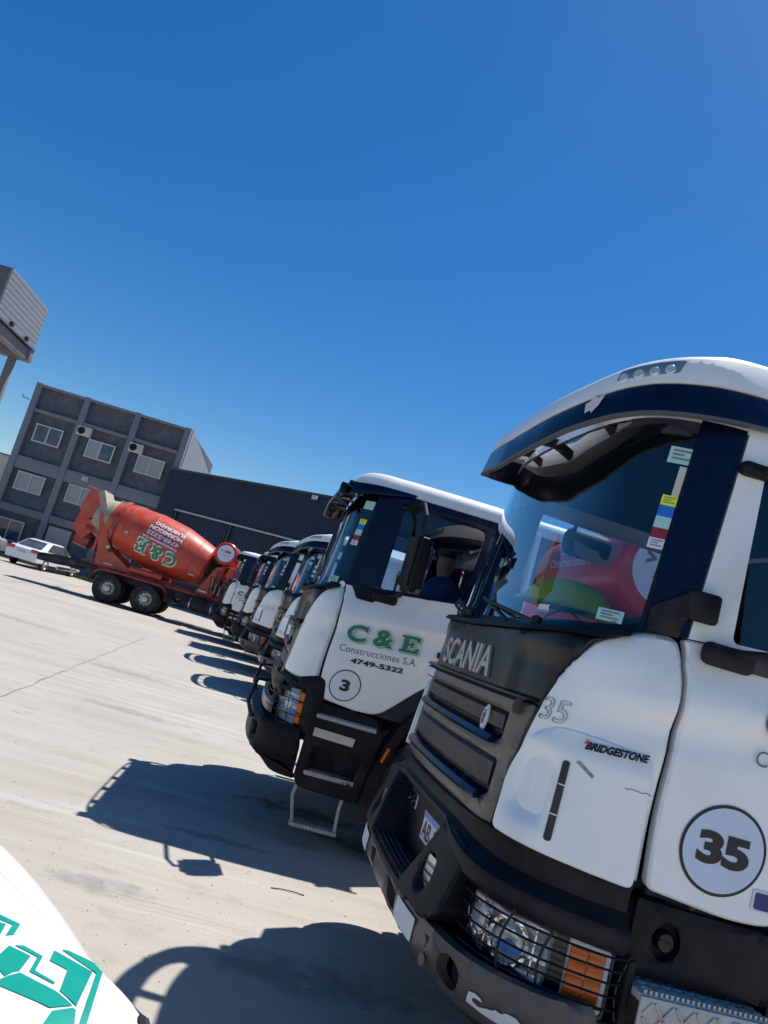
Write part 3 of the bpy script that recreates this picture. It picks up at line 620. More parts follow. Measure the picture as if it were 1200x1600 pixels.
    for sd in (-1,1):
        b=B(); panel(b,[(x*1.0,z) for x,z in hole1(sd)],RUBBER,.02,0,0,.1,edge=False); strip(b,np.linspace(.16,.34,6)*sd,[const(.09,.66),const(.02,.66)],RUBBER); b.obj('tow_opening',bm_)
        b=B(); panel(b,ellipse(.905*sd,.625,.056,.062,22),RUBBER,.03,0,0,.05,edge=False); panel(b,ellipse(.93*sd,.62,.03,.04,16),LENS,.04,.01,.01,.05); b.obj('lower_fog_lamp',bm_)
        b=B(); q=[(x*sd,z) for x,z in fillet([(.42,.60,.004),(.66,.60,.004),(.66,.69,.004),(.42,.69,.004)],.004,2)][::sd]
        panel(b,q,WHT,.124,0,.003,.06,edge=False)
        b.obj('reflective_strip',bm_)
        b=B()
        for cs,cz in ((.755,.655),(.775,.595)): panel(b,ellipse(cs*sd,cz,.022,.024,14),BEAMM,.126,.004,.006,.05)
        b.obj('beam_plug',bm_)
        if sd<0:
            b=B(); q=[(-.985,.615),(-.988,.635),(-.993,.668),(-1.012,.674),(-1.03,.667),(-1.037,.654),(-1.018,.658),(-1.006,.650),(-1.008,.636),(-1.028,.626),(-1.05,.640),(-1.066,.645),(-1.072,.655),(-1.088,.650),(-1.10,.662),(-1.125,.660),(-1.14,.645),(-1.145,.60),(-1.10,.59),(-1.04,.60)]
            q=[(x-.012,(z-.60)*.8+.572) for x,z in q]; panel(b,q[::-1],WHT,.103,0,.002,.05,edge=False,fn=lambda s,z:taper(s,z)+.0); b.obj('torn_reflective_strip',bm_)
    # headlights
    for sd in (-1,1):
        fl=lambda q:[(x*(-sd),z) for x,z in q][::(1 if sd<0 else -1)]
        h=empty('headlight',parent=root)
        b=B(); panel(b,fl(fillet([(-.80,.93,.02),(-.83,.78,.05),(-.95,.70,.06),(-1.2,.665,.05),(-1.43,.655,.02),(-1.43,.90,.02),(-1.15,.925,.05)],.03)),BLACKG,-.03,.01,.04,.06); b.obj('lamp_housing',h)
        b=B(); panel(b,fl(fillet([(-.83,.915,.02),(-.85,.80,.05),(-.97,.72,.06),(-1.2,.685,.05),(-1.205,.905,.01)],.03)),LENS,-.012,.02,.02,.03,lambda s,z:-.02*np.cos((np.abs(s)-.95)*40)*.5-.012*np.cos(z*60)); 
        panel(b,fl(ellipse(-.90,.83,.045,.06,20)),LENS,.0,.03,.02,.02); panel(b,fl(ellipse(-1.04,.80,.075,.085,24)),LENS,.004,.045,.02,.02)
        panel(b,fl([(-1.0,.765),(-1.09,.765),(-1.10,.79),(-1.05,.815),(-1.0,.79)]),BLUEL,.010,0,.0,.05,edge=False)
        for cx_,cz_,r1,r2 in ((-.90,.83,.052,.066),(-1.04,.80,.082,.092)): panel(b,fl(ellipse(cx_,cz_,r1,r2,28)),CHROME,.008,.003,.02,.05,holes=[fl(ellipse(cx_,cz_,r1*.82,r2*.84,28))])
        for k in range(7): q_=-.835-k*.05; strip(b,np.array([q_,q_-.006])*(-1 if sd>0 else 1),[const(-.004,.905-.003*k),const(-.002,.72+.0*k)],CHROME)
        b.obj('reflector',h)
        b=B(); panel(b,fl(fillet([(-1.255,.90,.01),(-1.26,.685,.01),(-1.415,.665,.02),(-1.415,.885,.02)],.01)),WHT,-.006,.006,.02,.04); b.obj('lamp_frame',h)
        b=B()
        for k in range(2):
            for j in range(4):
                s0=-1.262-k*.067; z0=.682+j*.048; panel(b,fl(fillet([(s0,z0,.004),(s0-.066,z0-.003,.004),(s0-.066,z0+.044,.004),(s0,z0+.047,.004)],.004,2)),AMBER,.003,.006,.01,.03)
        b.obj('indicator_lens',h)
        b=B(); panel(b,fl(fillet([(-.82,.92,.02),(-.84,.79,.05),(-.96,.71,.06),(-1.2,.675,.05),(-1.42,.66,.02),(-1.42,.895,.02)],.03)),LGL,.016,.01,.02,.06); b.obj('cover_lens',h)
        b=B()
        for k in range(6):
            zz=.905-k*.043; a=np.linspace(.78+.02*k,1.47,22)
            b.tube([Vector(p) for p in surf(a*sd,zz-.018*(a-.8)/.6,.05-.03*sstep(1.4,1.47,a)-.04*sstep(.84,.78,a))],.0042,BLACKG,6)
        for q,z0,z1 in ((1.06,.93,.66),(1.19,.92,.655),(1.47,.90,.64)):
            a=np.linspace(z0,z1,8); b.tube([Vector(p) for p in surf(sd*(q-.03*np.sin((a-z1)/(z0-z1)*math.pi)),a,.052 if q<1.4 else .02)],.0052,BLACKG,6)
        b.obj('stone_guard',h)
    # licence plate and model badge
    b=B(); q=[(.0,.83),(-.42,.83),(-.42,.965),(.0,.965)]; q=[(x+.06,z) for x,z in q][::-1]; panel(b,q,mat('plate_white',(.75,.76,.78),.4),-.05,.002,.008,.1)
    v_=[(x,z) for x,z in [(.06,.935),(-.36,.935),(-.36,.965),(.06,.965)]][::-1]; panel(b,v_,mat('plate_blue',(.20,.28,.62),.4),-.0485,0,0,.1,edge=False)
    vv,ff=text2d('AB 144',1,bold=.0); place_front(b,fit(vv,.36,.08),ff,BLK,.03,.845,-.047); b.obj('licence_plate',bp)
    b=B(); panel(b,fillet([(.27,.905,.01),(.27,.985,.01),(.46,.985,.01),(.46,.905,.01)],.01),SILVER,-.045,.006,.012,.1); panel(b,fillet([(.277,.912,.01),(.277,.978,.01),(.453,.978,.01),(.453,.912,.01)],.01),BLACKG,-.043,.0,0,.1,edge=False)
    vv,ff=text2d('P310',1,bold=.02); place_front(b,fit(vv,.155,.042),ff,CHROME,.443,.924,-.042,.006); b.obj('model_badge',bp)
    # side below the door
    for sd in (-1,1):
        g=lambda x,z:(sx(x,z,-1),z)
        fl=lambda q:(q if sd<0 else mir(q))
        b=B(); kn=ellipse(sx(.69,.965),.965,.055,.065,20)
        po=fillet([(*g(.56,1.09),.01),(*g(1.05,1.085),.02),(*g(1.19,1.0),.02),(*g(1.10,.84),.02),(*g(.56,.83),.01)],.02)
        panel(b,fl(po),BLACKP,-.012,.01,.04,.06,holes=[fl(kn)]); sp=b.obj('side_step_panel',root)
        b=B(); panel(b,fl(ellipse(sx(.69,.965),.965,.057,.067,20)),BLACKP,-.06,0,0,.1,edge=False); panel(b,fl(ellipse(sx(.69,.965),.965,.034,.038,18)),BLACKG,-.02,.01,.05,.03)
        q=surf(np.array([sx(.665,.97,-1),sx(.715,.97,-1),sx(.715,.965,-1),sx(.665,.965,-1)])*(1 if sd<0 else -1),np.array([.975,.965,.957,.967]),-.012); b.add(q,[(0,1,2,3)],RUBBER); b.obj('filler_cap',sp)
        b=B()
        for z0 in (.80,.50):
            b.box((.84,sd*1.10,z0),(.52,.26,.03),ALU,.006)
            for i in range(10):
                for j in range(5):
                    b.box((.63+i*.048,sd*(1.01+.044*j),z0+.018),(.036,.028,.012),ALU,.003,rot=(0,0,R(28)))
            for i in range(24): b.box((.60+i*.0205,sd*1.225,z0+.021),(.010,.012,.014),ALU)
        b.box((.84,sd*1.238,.755),(.52,.012,.11),ALU,.004)
        for i in range(13):
            for j in (0,1): b.box((.61+i*.04,sd*1.247,.725+j*.05),(.010,.008,.052),ALU,.002,rot=(0,R(38 if (i+j)%2 else -38),0))
        b.obj('step_tread',sp)
        b=B(); b.box((.85,sd*.96,.66),(.54,.03,.46),BLACKP); b.box((.565,sd*1.07,.66),(.03,.22,.46),BLACKP,.008); b.box((1.12,sd*1.07,.66),(.03,.22,.46),BLACKP,.008); b.box((.85,sd*1.07,.45),(.56,.22,.05),BLACKP,.01); b.obj('step_box',sp)
        arch(root,sd)
def arch(root,sd):
    b=B(); pts=[(1.10,.42),(1.15,.72),(1.20,.90),(1.28,1.10),(1.42,1.27),(1.60,1.34),(1.85,1.34),(2.05,1.24),(2.2,1.05),(2.28,.80)]
    pts=smooth_curve(pts,5); n=len(pts); c=np.array([1.68,.55]); v=[];f=[]
    for x,z in pts:
        d=np.array([x,z])-c; d/=np.linalg.norm(d)
        for dd,y in ((0,1.0),(0,1.20),(.008,1.215),(.085,1.215),(.095,1.19),(.095,1.0)):
            v.append((x-d[0]*dd,sd*y,z-d[1]*dd))
    for i in range(n-1):
        for k in range(6): f.append((i*6+k,i*6+(k+1)%6,(i+1)*6+(k+1)%6,(i+1)*6+k))
    f+= [tuple(range(6)),tuple((n-1)*6+k for k in range(6))]
    b.add(v,f,BLACKP,True); w=b.obj('wheel_arch',root)
    b=B(); b.box((1.215,sd*1.222,.84),(.022,.012,.12),AMBER,.004,rot=(0,R(16),0)); b.obj('side_marker',w)

def front_old(root):
    """older bumper with boxed headlamps under a bar"""
    bp=empty('bumper',parent=root)
    b=B(); SS=np.linspace(-1.0,1.0,60)
    strip(b,SS,[const(-.03,1.22),const(.02,1.20),const(.03,1.12),const(.0,1.05),const(-.05,1.0),const(-.05,.88)],BLACKP)
    strip(b,np.linspace(-1.0,1.0,30),[const(.02,1.0),const(.05,.98),const(.05,.90),const(.0,.88)],BLACKG); b.obj('bumper_upper',bp)
    hole2=lambda sd:ellipse(.92*sd,.745,.045,.055,20)
    xe=-sx(.55,.7); SS=np.linspace(-xe,xe,60); face=[(x,.86) for x in np.linspace(-xe+.03,xe-.03,30)]+[(xe,.70),(xe,.50)]+[(x,float(np.interp(abs(x),(0,.85,1.05,xe),(.60,.60,.56,.49)))) for x in np.linspace(xe-.03,-xe+.03,30)]+[(-xe,.50),(-xe,.70)]
    b=B(); panel(b,face,BLACKP,.12,.02,.08,.06,lambda s,z:-.08*sstep(.95,1.25,np.abs(s))-.03*sstep(.66,.58,z),holes=[hole2(1),hole2(-1)])
    strip(b,SS,[lambda s:(.12-.08*float(sstep(.95,1.25,abs(s))),.858),const(-.05,.875)],BLACKP)
    strip(b,SS,[lambda s:(.07-.05*float(sstep(1.1,1.4,abs(s))),lin(s,(0,1,1.2,1.42),(.60,.60,.56,.49))),lambda s:(-.1,.46),lambda s:(-.35,.44)],DARKM)
    bm_=b.obj('bumper_beam',bp)
    for sd in (-1,1):
        b=B(); panel(b,ellipse(.92*sd,.745,.05,.06,20),RUBBER,.04,0,0,.05,edge=False); panel(b,ellipse(.92*sd,.745,.03,.04,16),LENS,.045,.01,.01,.05); b.obj('fog_lamp',bm_)
        b=B(); b.tube([Vector(surf(.72*sd,1.12,.05)),Vector(surf(.74*sd,1.10,.16)),Vector(surf(.78*sd,.92,.19)),Vector(surf(.80*sd,.80,.13))],.018,BLACKG,8); b.obj('grab_bar',bp)
        h=empty('headlight',parent=root)
        fl=lambda q:(q if sd<0 else mir(q))
        g=lambda x,z:(sx(x,z,-1),z)
        b=B(); ho=fillet([(*g(.275,1.135),.02),(*g(.295,.885),.02),(*g(.505,.865),.02),(*g(.49,1.145),.02)],.02)
        po=fillet([(*g(.25,1.20),.03),(*g(.26,.86),.05),(*g(.64,.83),.05),(*g(.64,1.10),.05),(*g(.61,1.27),.05),(*g(.54,1.285),.05),(*g(.38,1.225),.05)],.04)
        panel(b,fl(po),BLACKP,.02,.02,.05,.05,holes=[fl(ho)]); b.obj('lamp_housing',h)
        b=B(); panel(b,fl(fillet([(*g(.27,1.14),.02),(*g(.29,.88),.02),(*g(.455,.865),.01),(*g(.445,1.145),.01)],.01)),LENS,-.02,.01,.01,.03,lambda s,z:-.012*np.cos(z*70)); panel(b,fl(ellipse(sx(.37,1.02),1.02,.055,.07,20)),LENS,-.012,.03,.01,.02); 
        panel(b,fl([g(.39,.93),g(.45,.925),g(.45,.965),g(.40,.97)]),BLUEL,-.006,0,0,.1,edge=False); b.obj('reflector',h)
        b=B(); 
        for j in range(3): z0=.88+j*.085; panel(b,fl(fillet([(*g(.455,z0),.01),(*g(.50,z0-.005),.01),(*g(.495,z0+.075),.01),(*g(.45,z0+.08),.01)],.01)),AMBER,-.004,.012,.02,.03)
        b.obj('indicator_lens',h)
        b=B()
        for zz in (.945,1.06): a=np.array([-sx(q_,zz) for q_ in np.linspace(.24,.52,10)]); b.tube([Vector(p) for p in surf(a*sd,zz+0*a,.05)],.004,BLACKG,6)
        for q in (.335,.40): b.tube([Vector(surf(-sx(q-.01,1.16)*sd,1.16,.05)),Vector(surf(-sx(q+.02,.86)*sd,.86,.05))],.004,BLACKG,6)
        b.obj('stone_guard',h)
        g=lambda x,z:(sx(x,z,-1),z)
        b=B(); rec=fillet([(*g(.66,.755),.03),(*g(1.05,.765),.03),(*g(1.03,.575),.03),(*g(.66,.565),.03)],.03,3)
        po=fillet([(*g(.57,1.10),.01),(*g(.7,1.09),.02),(*g(1.09,1.085),.04),(*g(1.17,.95),.02),(*g(1.10,.42),.02),(*g(.62,.43),.04),(*g(.57,.50),.02)],.02)
        panel(b,fl(po),BLACKP,-.005,.015,.05,.06,holes=[fl(rec)]); sp=b.obj('side_step_panel',root)
        b=B(); strip(b,np.linspace(sx(.62,1.0),sx(1.10,1.0),6)*(-sd),[const(-.02,1.02),const(.035,1.005),const(.04,.985),const(-.02,.97)],ALU); b.box((.86,sd*.99,.66),(.46,.02,.26),RUBBER); 
        b.box((.85,sd*1.09,.555),(.42,.18,.03),ALU,.008)
        for i in range(20): b.box((.655+i*.02,sd*1.175,.558),(.010,.02,.036),ALU)
        b.obj('step_tread',sp)
        b=B(); q=[g(.63,.90),g(.96,.895),g(.955,.83),g(.63,.835)]; panel(b,fl(q),REFL,.004,0,.002,.1,edge=False); b.obj('reflective_strip',sp)
        b=B()
        for xx in (.62,1.0): b.tube([(xx,sd*1.13,.44),(xx-.01,sd*1.14,.36),(xx+(.04 if xx<.8 else -.0),sd*1.16,.17)],.014,ALU,6)
        b.box((.83,sd*1.16,.165),(.38,.09,.03),ALU,.01)
        for i in range(12): b.box((.67+i*.03,sd*1.16,.182),(.012,.085,.008),ALU)
        b.obj('folding_step',sp)
        arch(root,sd)

def number_disc(root,num,x,z,r,pale):
    b=B(); c=(sx(x,z),z)
    panel(b,ellipse(c[0],z,r,r,48),BLK,.004,0,.003,.06,edge=False,fn=crease)
    panel(b,ellipse(c[0],z,r*.93,r*.93,48),pale,.0055,0,.002,.06,edge=False,fn=crease)
    vv,ff=text2d(num,1,bold=.05,space=.95); w=r*(1.22 if len(num)>1 else .62); vv=fit(vv,w,r*.72); place_side(b,vv,ff,BLK,x-w/2,z-r*.36,.008)
    b.obj('fleet_number',root)
def door_text(root,x0,z0,sc_=1.,slope=.07,cx=-.025):
    b=B()
    def put(v,f,m,off,dx,dz):
        v=v.copy(); v[:,0]+=dx; v[:,1]+=dz; place_side(b,v,f,m,x0,z0,off,slope,shear=.02)
    CandE(put,.60*sc_,.135*sc_,[(GREEN,.013*sc_,-.010*sc_,.016),(WHITE,.007*sc_,-.005*sc_,.018),(GREEN,0,0,.020)])
    b.obj('door_logo',root); b=B(); vv,ff=text2d('Construcciones S.A.',1,space=1.05); vv=fit(vv,.63*sc_,.055*sc_); place_side(b,vv,ff,GREY,x0+cx*sc_,z0-.095*sc_,.004,slope)
    b.obj('company_name',root); b=B(); vv,ff=text2d('4749-5322',1,bold=.04); vv=fit(vv,.43*sc_,.042*sc_); place_side(b,vv,ff,BLK,x0+.085*sc_,z0-.165*sc_,.004,slope)
    b.obj('phone_number',root)

# ------------------------------------------------------------------ mixer body (local coordinates of the truck, x runs back from the nose)
AX0=Vector((3.60,0,2.24)); AX1=Vector((8.15,0,3.08)); AXD=(AX1-AX0).normalized(); AXL=(AX1-AX0).length
def drumM():
    x=AXD; y=Vector((0,1,0)); z=x.cross(y); return Matrix.Translation(AX0)@Matrix((x,y,z)).transposed().to_4x4()
DPROF=[(0,0),(.0,.45),(.03,.72),(.10,.80),(.55,.90),(1.25,1.03),(1.35,1.04),(2.3,1.05),(2.45,1.04),(3.3,.93),(3.36,.92),(4.2,.72),(4.6,.62),(4.62,.58),(4.0,.5)]
def drad(a): return float(np.interp(a,[p[0] for p in DPROF[2:13]],[p[1] for p in DPROF[2:13]]))
def mixer_body(root,flip=False,sidetxt=-1):
    M=drumM()
    prof=[]; P_=DPROF
    b=B(); b.lathe(P_,RED,64,M); b.lathe([(4.02,drad(4.02)+.004),(4.2,.726),(4.6,.627),(4.625,.58)],CEMENT,64,M)
    for a in (.56,1.3,2.4,3.34): b.lathe([(a-.012,drad(a)),(a,drad(a)+.006),(a+.012,drad(a))],REDD,64,M)
    for k in range(3): t=k*2.1+.4; q=M@Vector((2.9,drad(2.9)*math.cos(t),drad(2.9)*math.sin(t))); b.box(q,(.22,.05,.22),SILVER,.02)
    dr=b.obj('drum',root)
    b=B(); b.lathe([(3.62,.86),(3.62,.93),(3.78,.92),(3.78,.80)],SILVER,64,M); b.obj('drum_ring',dr)
    # lettering wrapped on the drum side
    b=B()
    def put2(v,f,m,off,a0,h0,dx=0,dz=0):
        u=v[:,0]+dx; h=v[:,1]+dz
        if flip: a=a0+u; h=h0-h
        else:
            a=(a0+u); h=h0+h
        out=[]
        for aa,hh in zip(a,h):
            r=drad(aa)+off; th=hh/1.0
            # angle measured from the side facing out
            y=sidetxt*r*math.cos(th); z_=r*math.sin(th); out.append(M@Vector((aa,y,z_)))
        b.add(out,f,m)
    a0=1.35
    hh0=-.62 if flip else -.05
    def pp(v,f,m,off,dx,dz):
        bm=bmesh.new(); vs=[bm.verts.new(p) for p in v]
        for q in f:
            try: bm.faces.new([vs[i] for i in q])
            except ValueError: pass
        for k in range(1,14):
            c_=k*.035; bmesh.ops.bisect_plane(bm,geom=bm.verts[:]+bm.edges[:]+bm.faces[:],plane_co=(0,c_,0),plane_no=(0,1,0),dist=1e-5)
        bm.verts.index_update(); v2=np.array([x.co[:] for x in bm.verts]); f2=[[x.index for x in q.verts] for q in bm.faces]; bm.free()
        put2(v2,f2,m,off,a0,hh0+ (.42 if flip else 0),dx,dz)
    CandE(pp,1.55,.40,[(WHT,-.03,.03,.012),(WHT,.035,-.035,.013),(GREEN,0,0,.017)])
    for k,(tx,w,h,m) in enumerate((('Construcciones S.A.',1.45,.12,WHT),('HORMIGON ELABORADO',1.35,.15,WHT),('4749-5322',1.2,.16,WHT),('VENTAS Y OBRAS',1.15,.15,WHT))):
        vv,ff=text2d(tx,1,bold=.03); vv=fit(vv,w,h); put2(vv,ff,m,.013,a0+.1,(-.14 if flip else -.2)+(.0 if not flip else 0)+ (k*.21+.12 if flip else -k*.21),0,0)
    b.obj('drum_lettering',dr)
    # frame
    b=B()
    for sd in (-1,1):
        b.box((4.9,sd*.42,.98),(7.0,.09,.26),DARKM,.01); b.box((5.3,sd*.42,1.20),(5.6,.09,.16),REDD,.01)
        b.box((5.2,sd*1.0,1.17),(3.2,.05,.06),REDD,.01)
    for x in (2.6,3.4,4.3,5.9,7.3): b.box((x,0,1.05),(.12,.84,.2),DARKM)
    for x in (5.3,6.7): b.box((x,0,.52),(.3,1.9,.25),DARKM,.06)
    b.box((1.6,0,.62),(.18,1.9,.18),DARKM,.04); b.box((2.4,0,.95),(.9,.8,.5),DARKM,.05); b.tube([(2.0,0,.75),(5.2,0,.7)],.07,DARKM)
    for x in (4.6,5.1): b.box((x,0,.75),(.3,1.5,.3),DARKM,.04)
    b.obj('chassis',root)
    b=B()
    for sd in (-1,1):
        b.prism([(3.15,1.25),(3.75,1.25),(3.25,2.35),(2.95,2.45)],sd*.62,sd*.56,RED); b.prism([(3.1,1.25),(3.2,1.25),(3.0,2.4),(2.9,2.4)],sd*.78,sd*.56,REDD)
        b.box((3.45,sd*.98,1.36),(.34,.02,.05),REFL)
    b.box((3.0,0,2.1),(.35,1.3,.3),REDD,.03); b.lathe([(0,0),(0,.30),(.45,.30),(.5,.42),(.58,.42)],DARKM,24,Matrix.Translation((3.02,0,2.14))@Matrix.Rotation(R(-10),4,'Y'))
    for k in range(8): b.tube([(2.9+.05*k,-.9+.04*k,1.35),(2.85+.06*k,-.95,1.62+.05*k),(3.1,-.8+.05*k,1.95)],.018,(SILVER if k%3==0 else RUBBER),6)
    for k in range(8): b.tube([(2.9+.05*k,.9-.04*k,1.35),(2.85+.06*k,.95,1.62+.05*k),(3.1,.8-.05*k,1.95)],.018,(SILVER if k%3==0 else RUBBER),6)
    b.obj('front_pedestal',root)
    b=B(); MT=Matrix.Translation((3.02,0,2.92))@Matrix.Rotation(R(90),4,'Z')
    b.lathe([(-1.12,.0),(-1.12,.30),(-1.10,.39),(-1.06,.42),(1.06,.42),(1.10,.39),(1.12,.30),(1.12,0)],REDT,40,MT); tk=b.obj('water_tank',root)
    for sd in (-1,1):
        b=B(); pts=[(.31*math.cos(a),.31*math.sin(a)) for a in np.linspace(0,2*math.pi,40,endpoint=False)]
        b.prism([(3.02+x,2.92+z) for x,z in pts],sd*1.122,sd*1.128,WHT)
        def tx(body,w,h,cx,cz,m,bold=.04):
            vv,ff=text2d(body,1,bold=bold); vv=fit(vv,w,h); b.add([(3.02-sd*(cx-w/2+x),sd*1.131,2.92+cz+y) for x,y,_ in vv],ff,m)
        tx('>',.09,.12,-.16,.02,GREY); tx('XCMG',.26,.10,.05,.02,MAR,.06); tx('XCMG',.30,.05,.02,-.09,GREY,.0); b.obj('tank_badge',tk)
    b=B(); vv,ff=text2d('Construcciones S.A.',1,bold=.02); vv=fit(vv,1.25,.10)
    def tkp(v,m,y0,h0,o=.004): b.add([Vector((3.02-(.42+o)*math.cos((h0+y)/.42),y0-x,2.92+(.42+o)*math.sin((h0+y)/.42))) for x,y,_ in v],ff,m)
    tkp(vv,WHT,.62,-.02)
    b2=B()
    def put3(v,f,m,off,dx,dz):
        x=v[:,0]+dx; y=v[:,1]+dz; b.add([Vector((3.02-(.42+off)*math.cos((.14+q)/.42),.55-p,2.92+(.42+off)*math.sin((.14+q)/.42))) for p,q in zip(x,y)],f,m)
    CandE(put3,1.05,.20,[(WHT,.015,-.015,.004),(WHT,-.012,.012,.005),(GREEN,0,0,.010)]); b.obj('tank_lettering',tk)
    # small red auxiliary tank under
    b=B(); b.lathe([(-.35,0),(-.35,.26),(-.3,.30),(.3,.30),(.35,.26),(.35,0)],REDT,28,Matrix.Translation((2.55,.0,2.2))@Matrix.Rotation(R(90),4,'Z')@Matrix.Scale(2.6,4,(1,0,0))); b.obj('compressor_tank',root)
    # rear pedestal, hopper and chutes
    b=B()
    for sd in (-1,1):
        b.prism([(6.55,1.25),(7.5,1.25),(7.62,1.9),(7.85,2.75),(7.95,3.1),(7.65,3.05),(7.35,2.2)],sd*.72,sd*.66,RED); b.prism([(6.0,1.25),(6.9,1.25),(7.25,1.75),(7.1,1.85)],sd*.72,sd*.68,RED)
        b.box((7.15,sd*.75,1.85),(.14,.1,.14),DARKM,.03); b.box((7.05,sd*.735,1.36),(.34,.012,.05),REFL); b.lathe([(0,0),(0,.07),(.02,.07),(.02,0)],SILVER,16,Matrix.Translation((7.25,sd*.72,1.95))@Matrix.Rotation(R(90*sd),4,'Z'))
        b.tube([(5.0,sd*.9,1.42),(6.2,sd*.9,1.42)],.13,RED,16)
    b.box((7.75,0,2.1),(.1,1.3,.9),RED,.02); b.obj('rear_pedestal',root)
    b=B(); # charge hopper
    b.prism([(7.75,3.15),(8.05,3.9),(8.55,3.95),(8.75,3.05),(8.4,2.7)],-.55,.55,RED); b.prism([(7.55,2.95),(7.80,2.90),(8.26,3.82),(8.06,3.94)],-.64,.64,CEMENT)
    b.prism([(8.06,3.86),(8.62,3.99),(8.7,3.92),(8.1,3.80)],-.6,.6,CEMENT); b.obj('charge_hopper',root)
    b=B(); b.prism([(7.9,2.6),(8.7,2.95),(8.8,2.3),(8.35,1.95)],-.45,.45,RED)
    b.tube([(8.1,.1,1.95),(8.65,.15,2.05)],[.30,.30],REDD,20,False); b.lathe([(0,.27),(.04,.32),(.08,.32),(.10,.27)],RUBBER,24,Matrix.Translation((8.6,.15,2.04))@Matrix.Rotation(R(-8),4,'Y')); b.tube([(8.0,.1,1.93),(8.58,.15,2.03)],[.26,.26],RUBBER,20,True)
    b.box((8.2,0,2.45),(.3,1.0,.16),REDD,.03); b.obj('discharge_chute',root)
    b=B()
    for y in (-.86,-.58): b.tube([(7.95,y,1.2),(8.05,y,3.4)],.018,REDD,6)
    for k in range(9): z=1.4+k*.24; b.tube([(7.96+.04*k/4,-.86,z),(7.96+.04*k/4,-.58,z)],.013,REDD,6)
    b.obj('ladder',root)
    b=B(); b.tube([(7.3,.3,1.15),(8.9,.45,1.0),(9.6,.5,.95)],[.16,.18,.14],DARKM,14); b.tube([(7.35,-.3,1.3),(8.2,-.4,1.2)],[.15,.13],CEMENT,12); b.box((8.6,0,.72),(.1,2.2,.12),SILVER,.02); b.obj('folding_chute',root)
    for sd in (-1,1):
        b=B(); pts=[(4.62,.75),(4.66,1.0),(4.85,1.14),(5.3,1.17),(6.7,1.17),(7.15,1.12),(7.33,.95),(7.36,.72)]; pts=smooth_curve(pts,4); v=[];f=[];n=len(pts)
        for x,z in pts:
            for dz,y in ((0,.70),(0,1.22),(-.06,1.23),(-.03,.70)): v.append((x,sd*y,z+dz))
        for i in range(n-1):
            for k in range(4): f.append((i*4+k,i*4+(k+1)%4,(i+1)*4+(k+1)%4,(i+1)*4+k))
        b.add(v,f,REDD,True); b.obj('rear_mudguard',root)
        b=B(); b.lathe([(0,0),(0,.20),(.03,.235),(1.4,.235),(1.43,.2),(1.43,0)],RUBBER,24,Matrix.Translation((2.62,sd*.98,.82)))
        for k in range(26):
            a=rng.uniform(.0,1.3); t=rng.uniform(0,6.3); b.tube([(2.65+a,sd*.98+.24*math.cos(t),.82+.24*math.sin(t)),(2.72+a,sd*.98+.245*math.cos(t+.5),.82+.245*math.sin(t+.5))],.012,RUBBER,5)
        for x in (2.9,3.7): b.lathe([(0,.245),(.05,.245)],SILVER,24,Matrix.Translation((x,sd*.98,.82)))
        b.obj('fuel_tank',root)
        for x in (5.3,6.7):
            wheel(root,x,sd*1.06,side=sd,front=False); wheel(root,x,sd*.73,side=sd,front=False)
    for sd in (-1,1): wheel(root,1.68,sd*1.03,side=sd,front=True)

def copy_tree(o,parent=None,skip=(),M=None):
    c_=o.copy(); sc.collection.objects.link(c_); c_.parent=parent
    for ch in list(o.children):
        if ch.name.split('.')[0] in skip: continue
        copy_tree(ch,c_,skip)
    return c_

# ------------------------------------------------------------------ the trucks
GRP='white-cabbed cement mixer trucks parked side by side'
t35=empty('mixer_truck',(.858,3.92,0),R(3.4))
tag(t35,'nearest white mixer truck, numbered 35 in a circle on its door','truck',GRP)
cab(t35,True); front_new(t35); mixer_body(t35)
number_disc(t35,'35',.815,1.335,.163,PALE); door_text(t35,.868,1.762,1.05,.03,.0)
b=B(); panel(b,fillet([(sx(.955,1.16),1.16,.01),(sx(.955,1.235),1.235,.01),(sx(1.15,1.235),1.235,.01),(sx(1.15,1.16),1.16,.01)],.01),WHT,.004,0,.003,.06,edge=False)
panel(b,fillet([(sx(.965,1.168),1.168,.01),(sx(.965,1.227),1.227,.01),(sx(1.14,1.227),1.227,.01),(sx(1.14,1.168),1.168,.01)],.01),mat('navy_vinyl',(.02,.03,.2),.4),.0055,0,.001,.06,edge=False); b.obj('door_sticker',t35)
t3=empty('mixer_truck',(-.27,7.35,0),R(1.5))
tag(t3,'white mixer truck numbered 3 with green C&E on its door, next beyond truck 35','truck',GRP)
use_plan(PXOLD); cab(t3,False); front_old(t3); mixer_body(t3)
number_disc(t3,'3',.765,1.27,.125,mat('pale_disc2',(.80,.81,.82),.35)); door_text(t3,.665,1.615,1.,.07)
txt=('door_logo','company_name','phone_number','fleet_number','drawn_number','tyre_maker_lettering','scuff','crack','door_sticker','torn_reflective_strip','drum_lettering','tank_lettering','visor_sticker','window_stickers')
for src,X,Y,ph,lab,sk in ((t35,-.38,15.6,4,'mixer truck with a plain white corner panel, first beyond truck 3 in the row',txt),
                    (t35,-1.07,19.3,4,'mixer truck third beyond truck 35, in the middle of the receding row of cabs',txt),
                    (t3,-1.82,22.7,5,'mixer truck fourth beyond truck 35, second from the far end of the row',txt),
                    (t3,-2.77,26.2,5,'farthest white cab of the row, just in front of the red drum truck',('fleet_number',))):
    o=copy_tree(src,None,sk); o.location=(X,Y,0); o.rotation_euler=(0,0,R(ph)); tag(o,lab,'truck',GRP)
tm=empty('mixer_truck',(-.1,29.75,0),R(179))
tag(tm,'mixer truck facing the other way, whole red drum in view with upside-down lettering','truck',GRP)
keep=[ch for ch in t3.children if ch.name.split('.')[0] not in ('drum','door_logo','company_name','phone_number','fleet_number')]
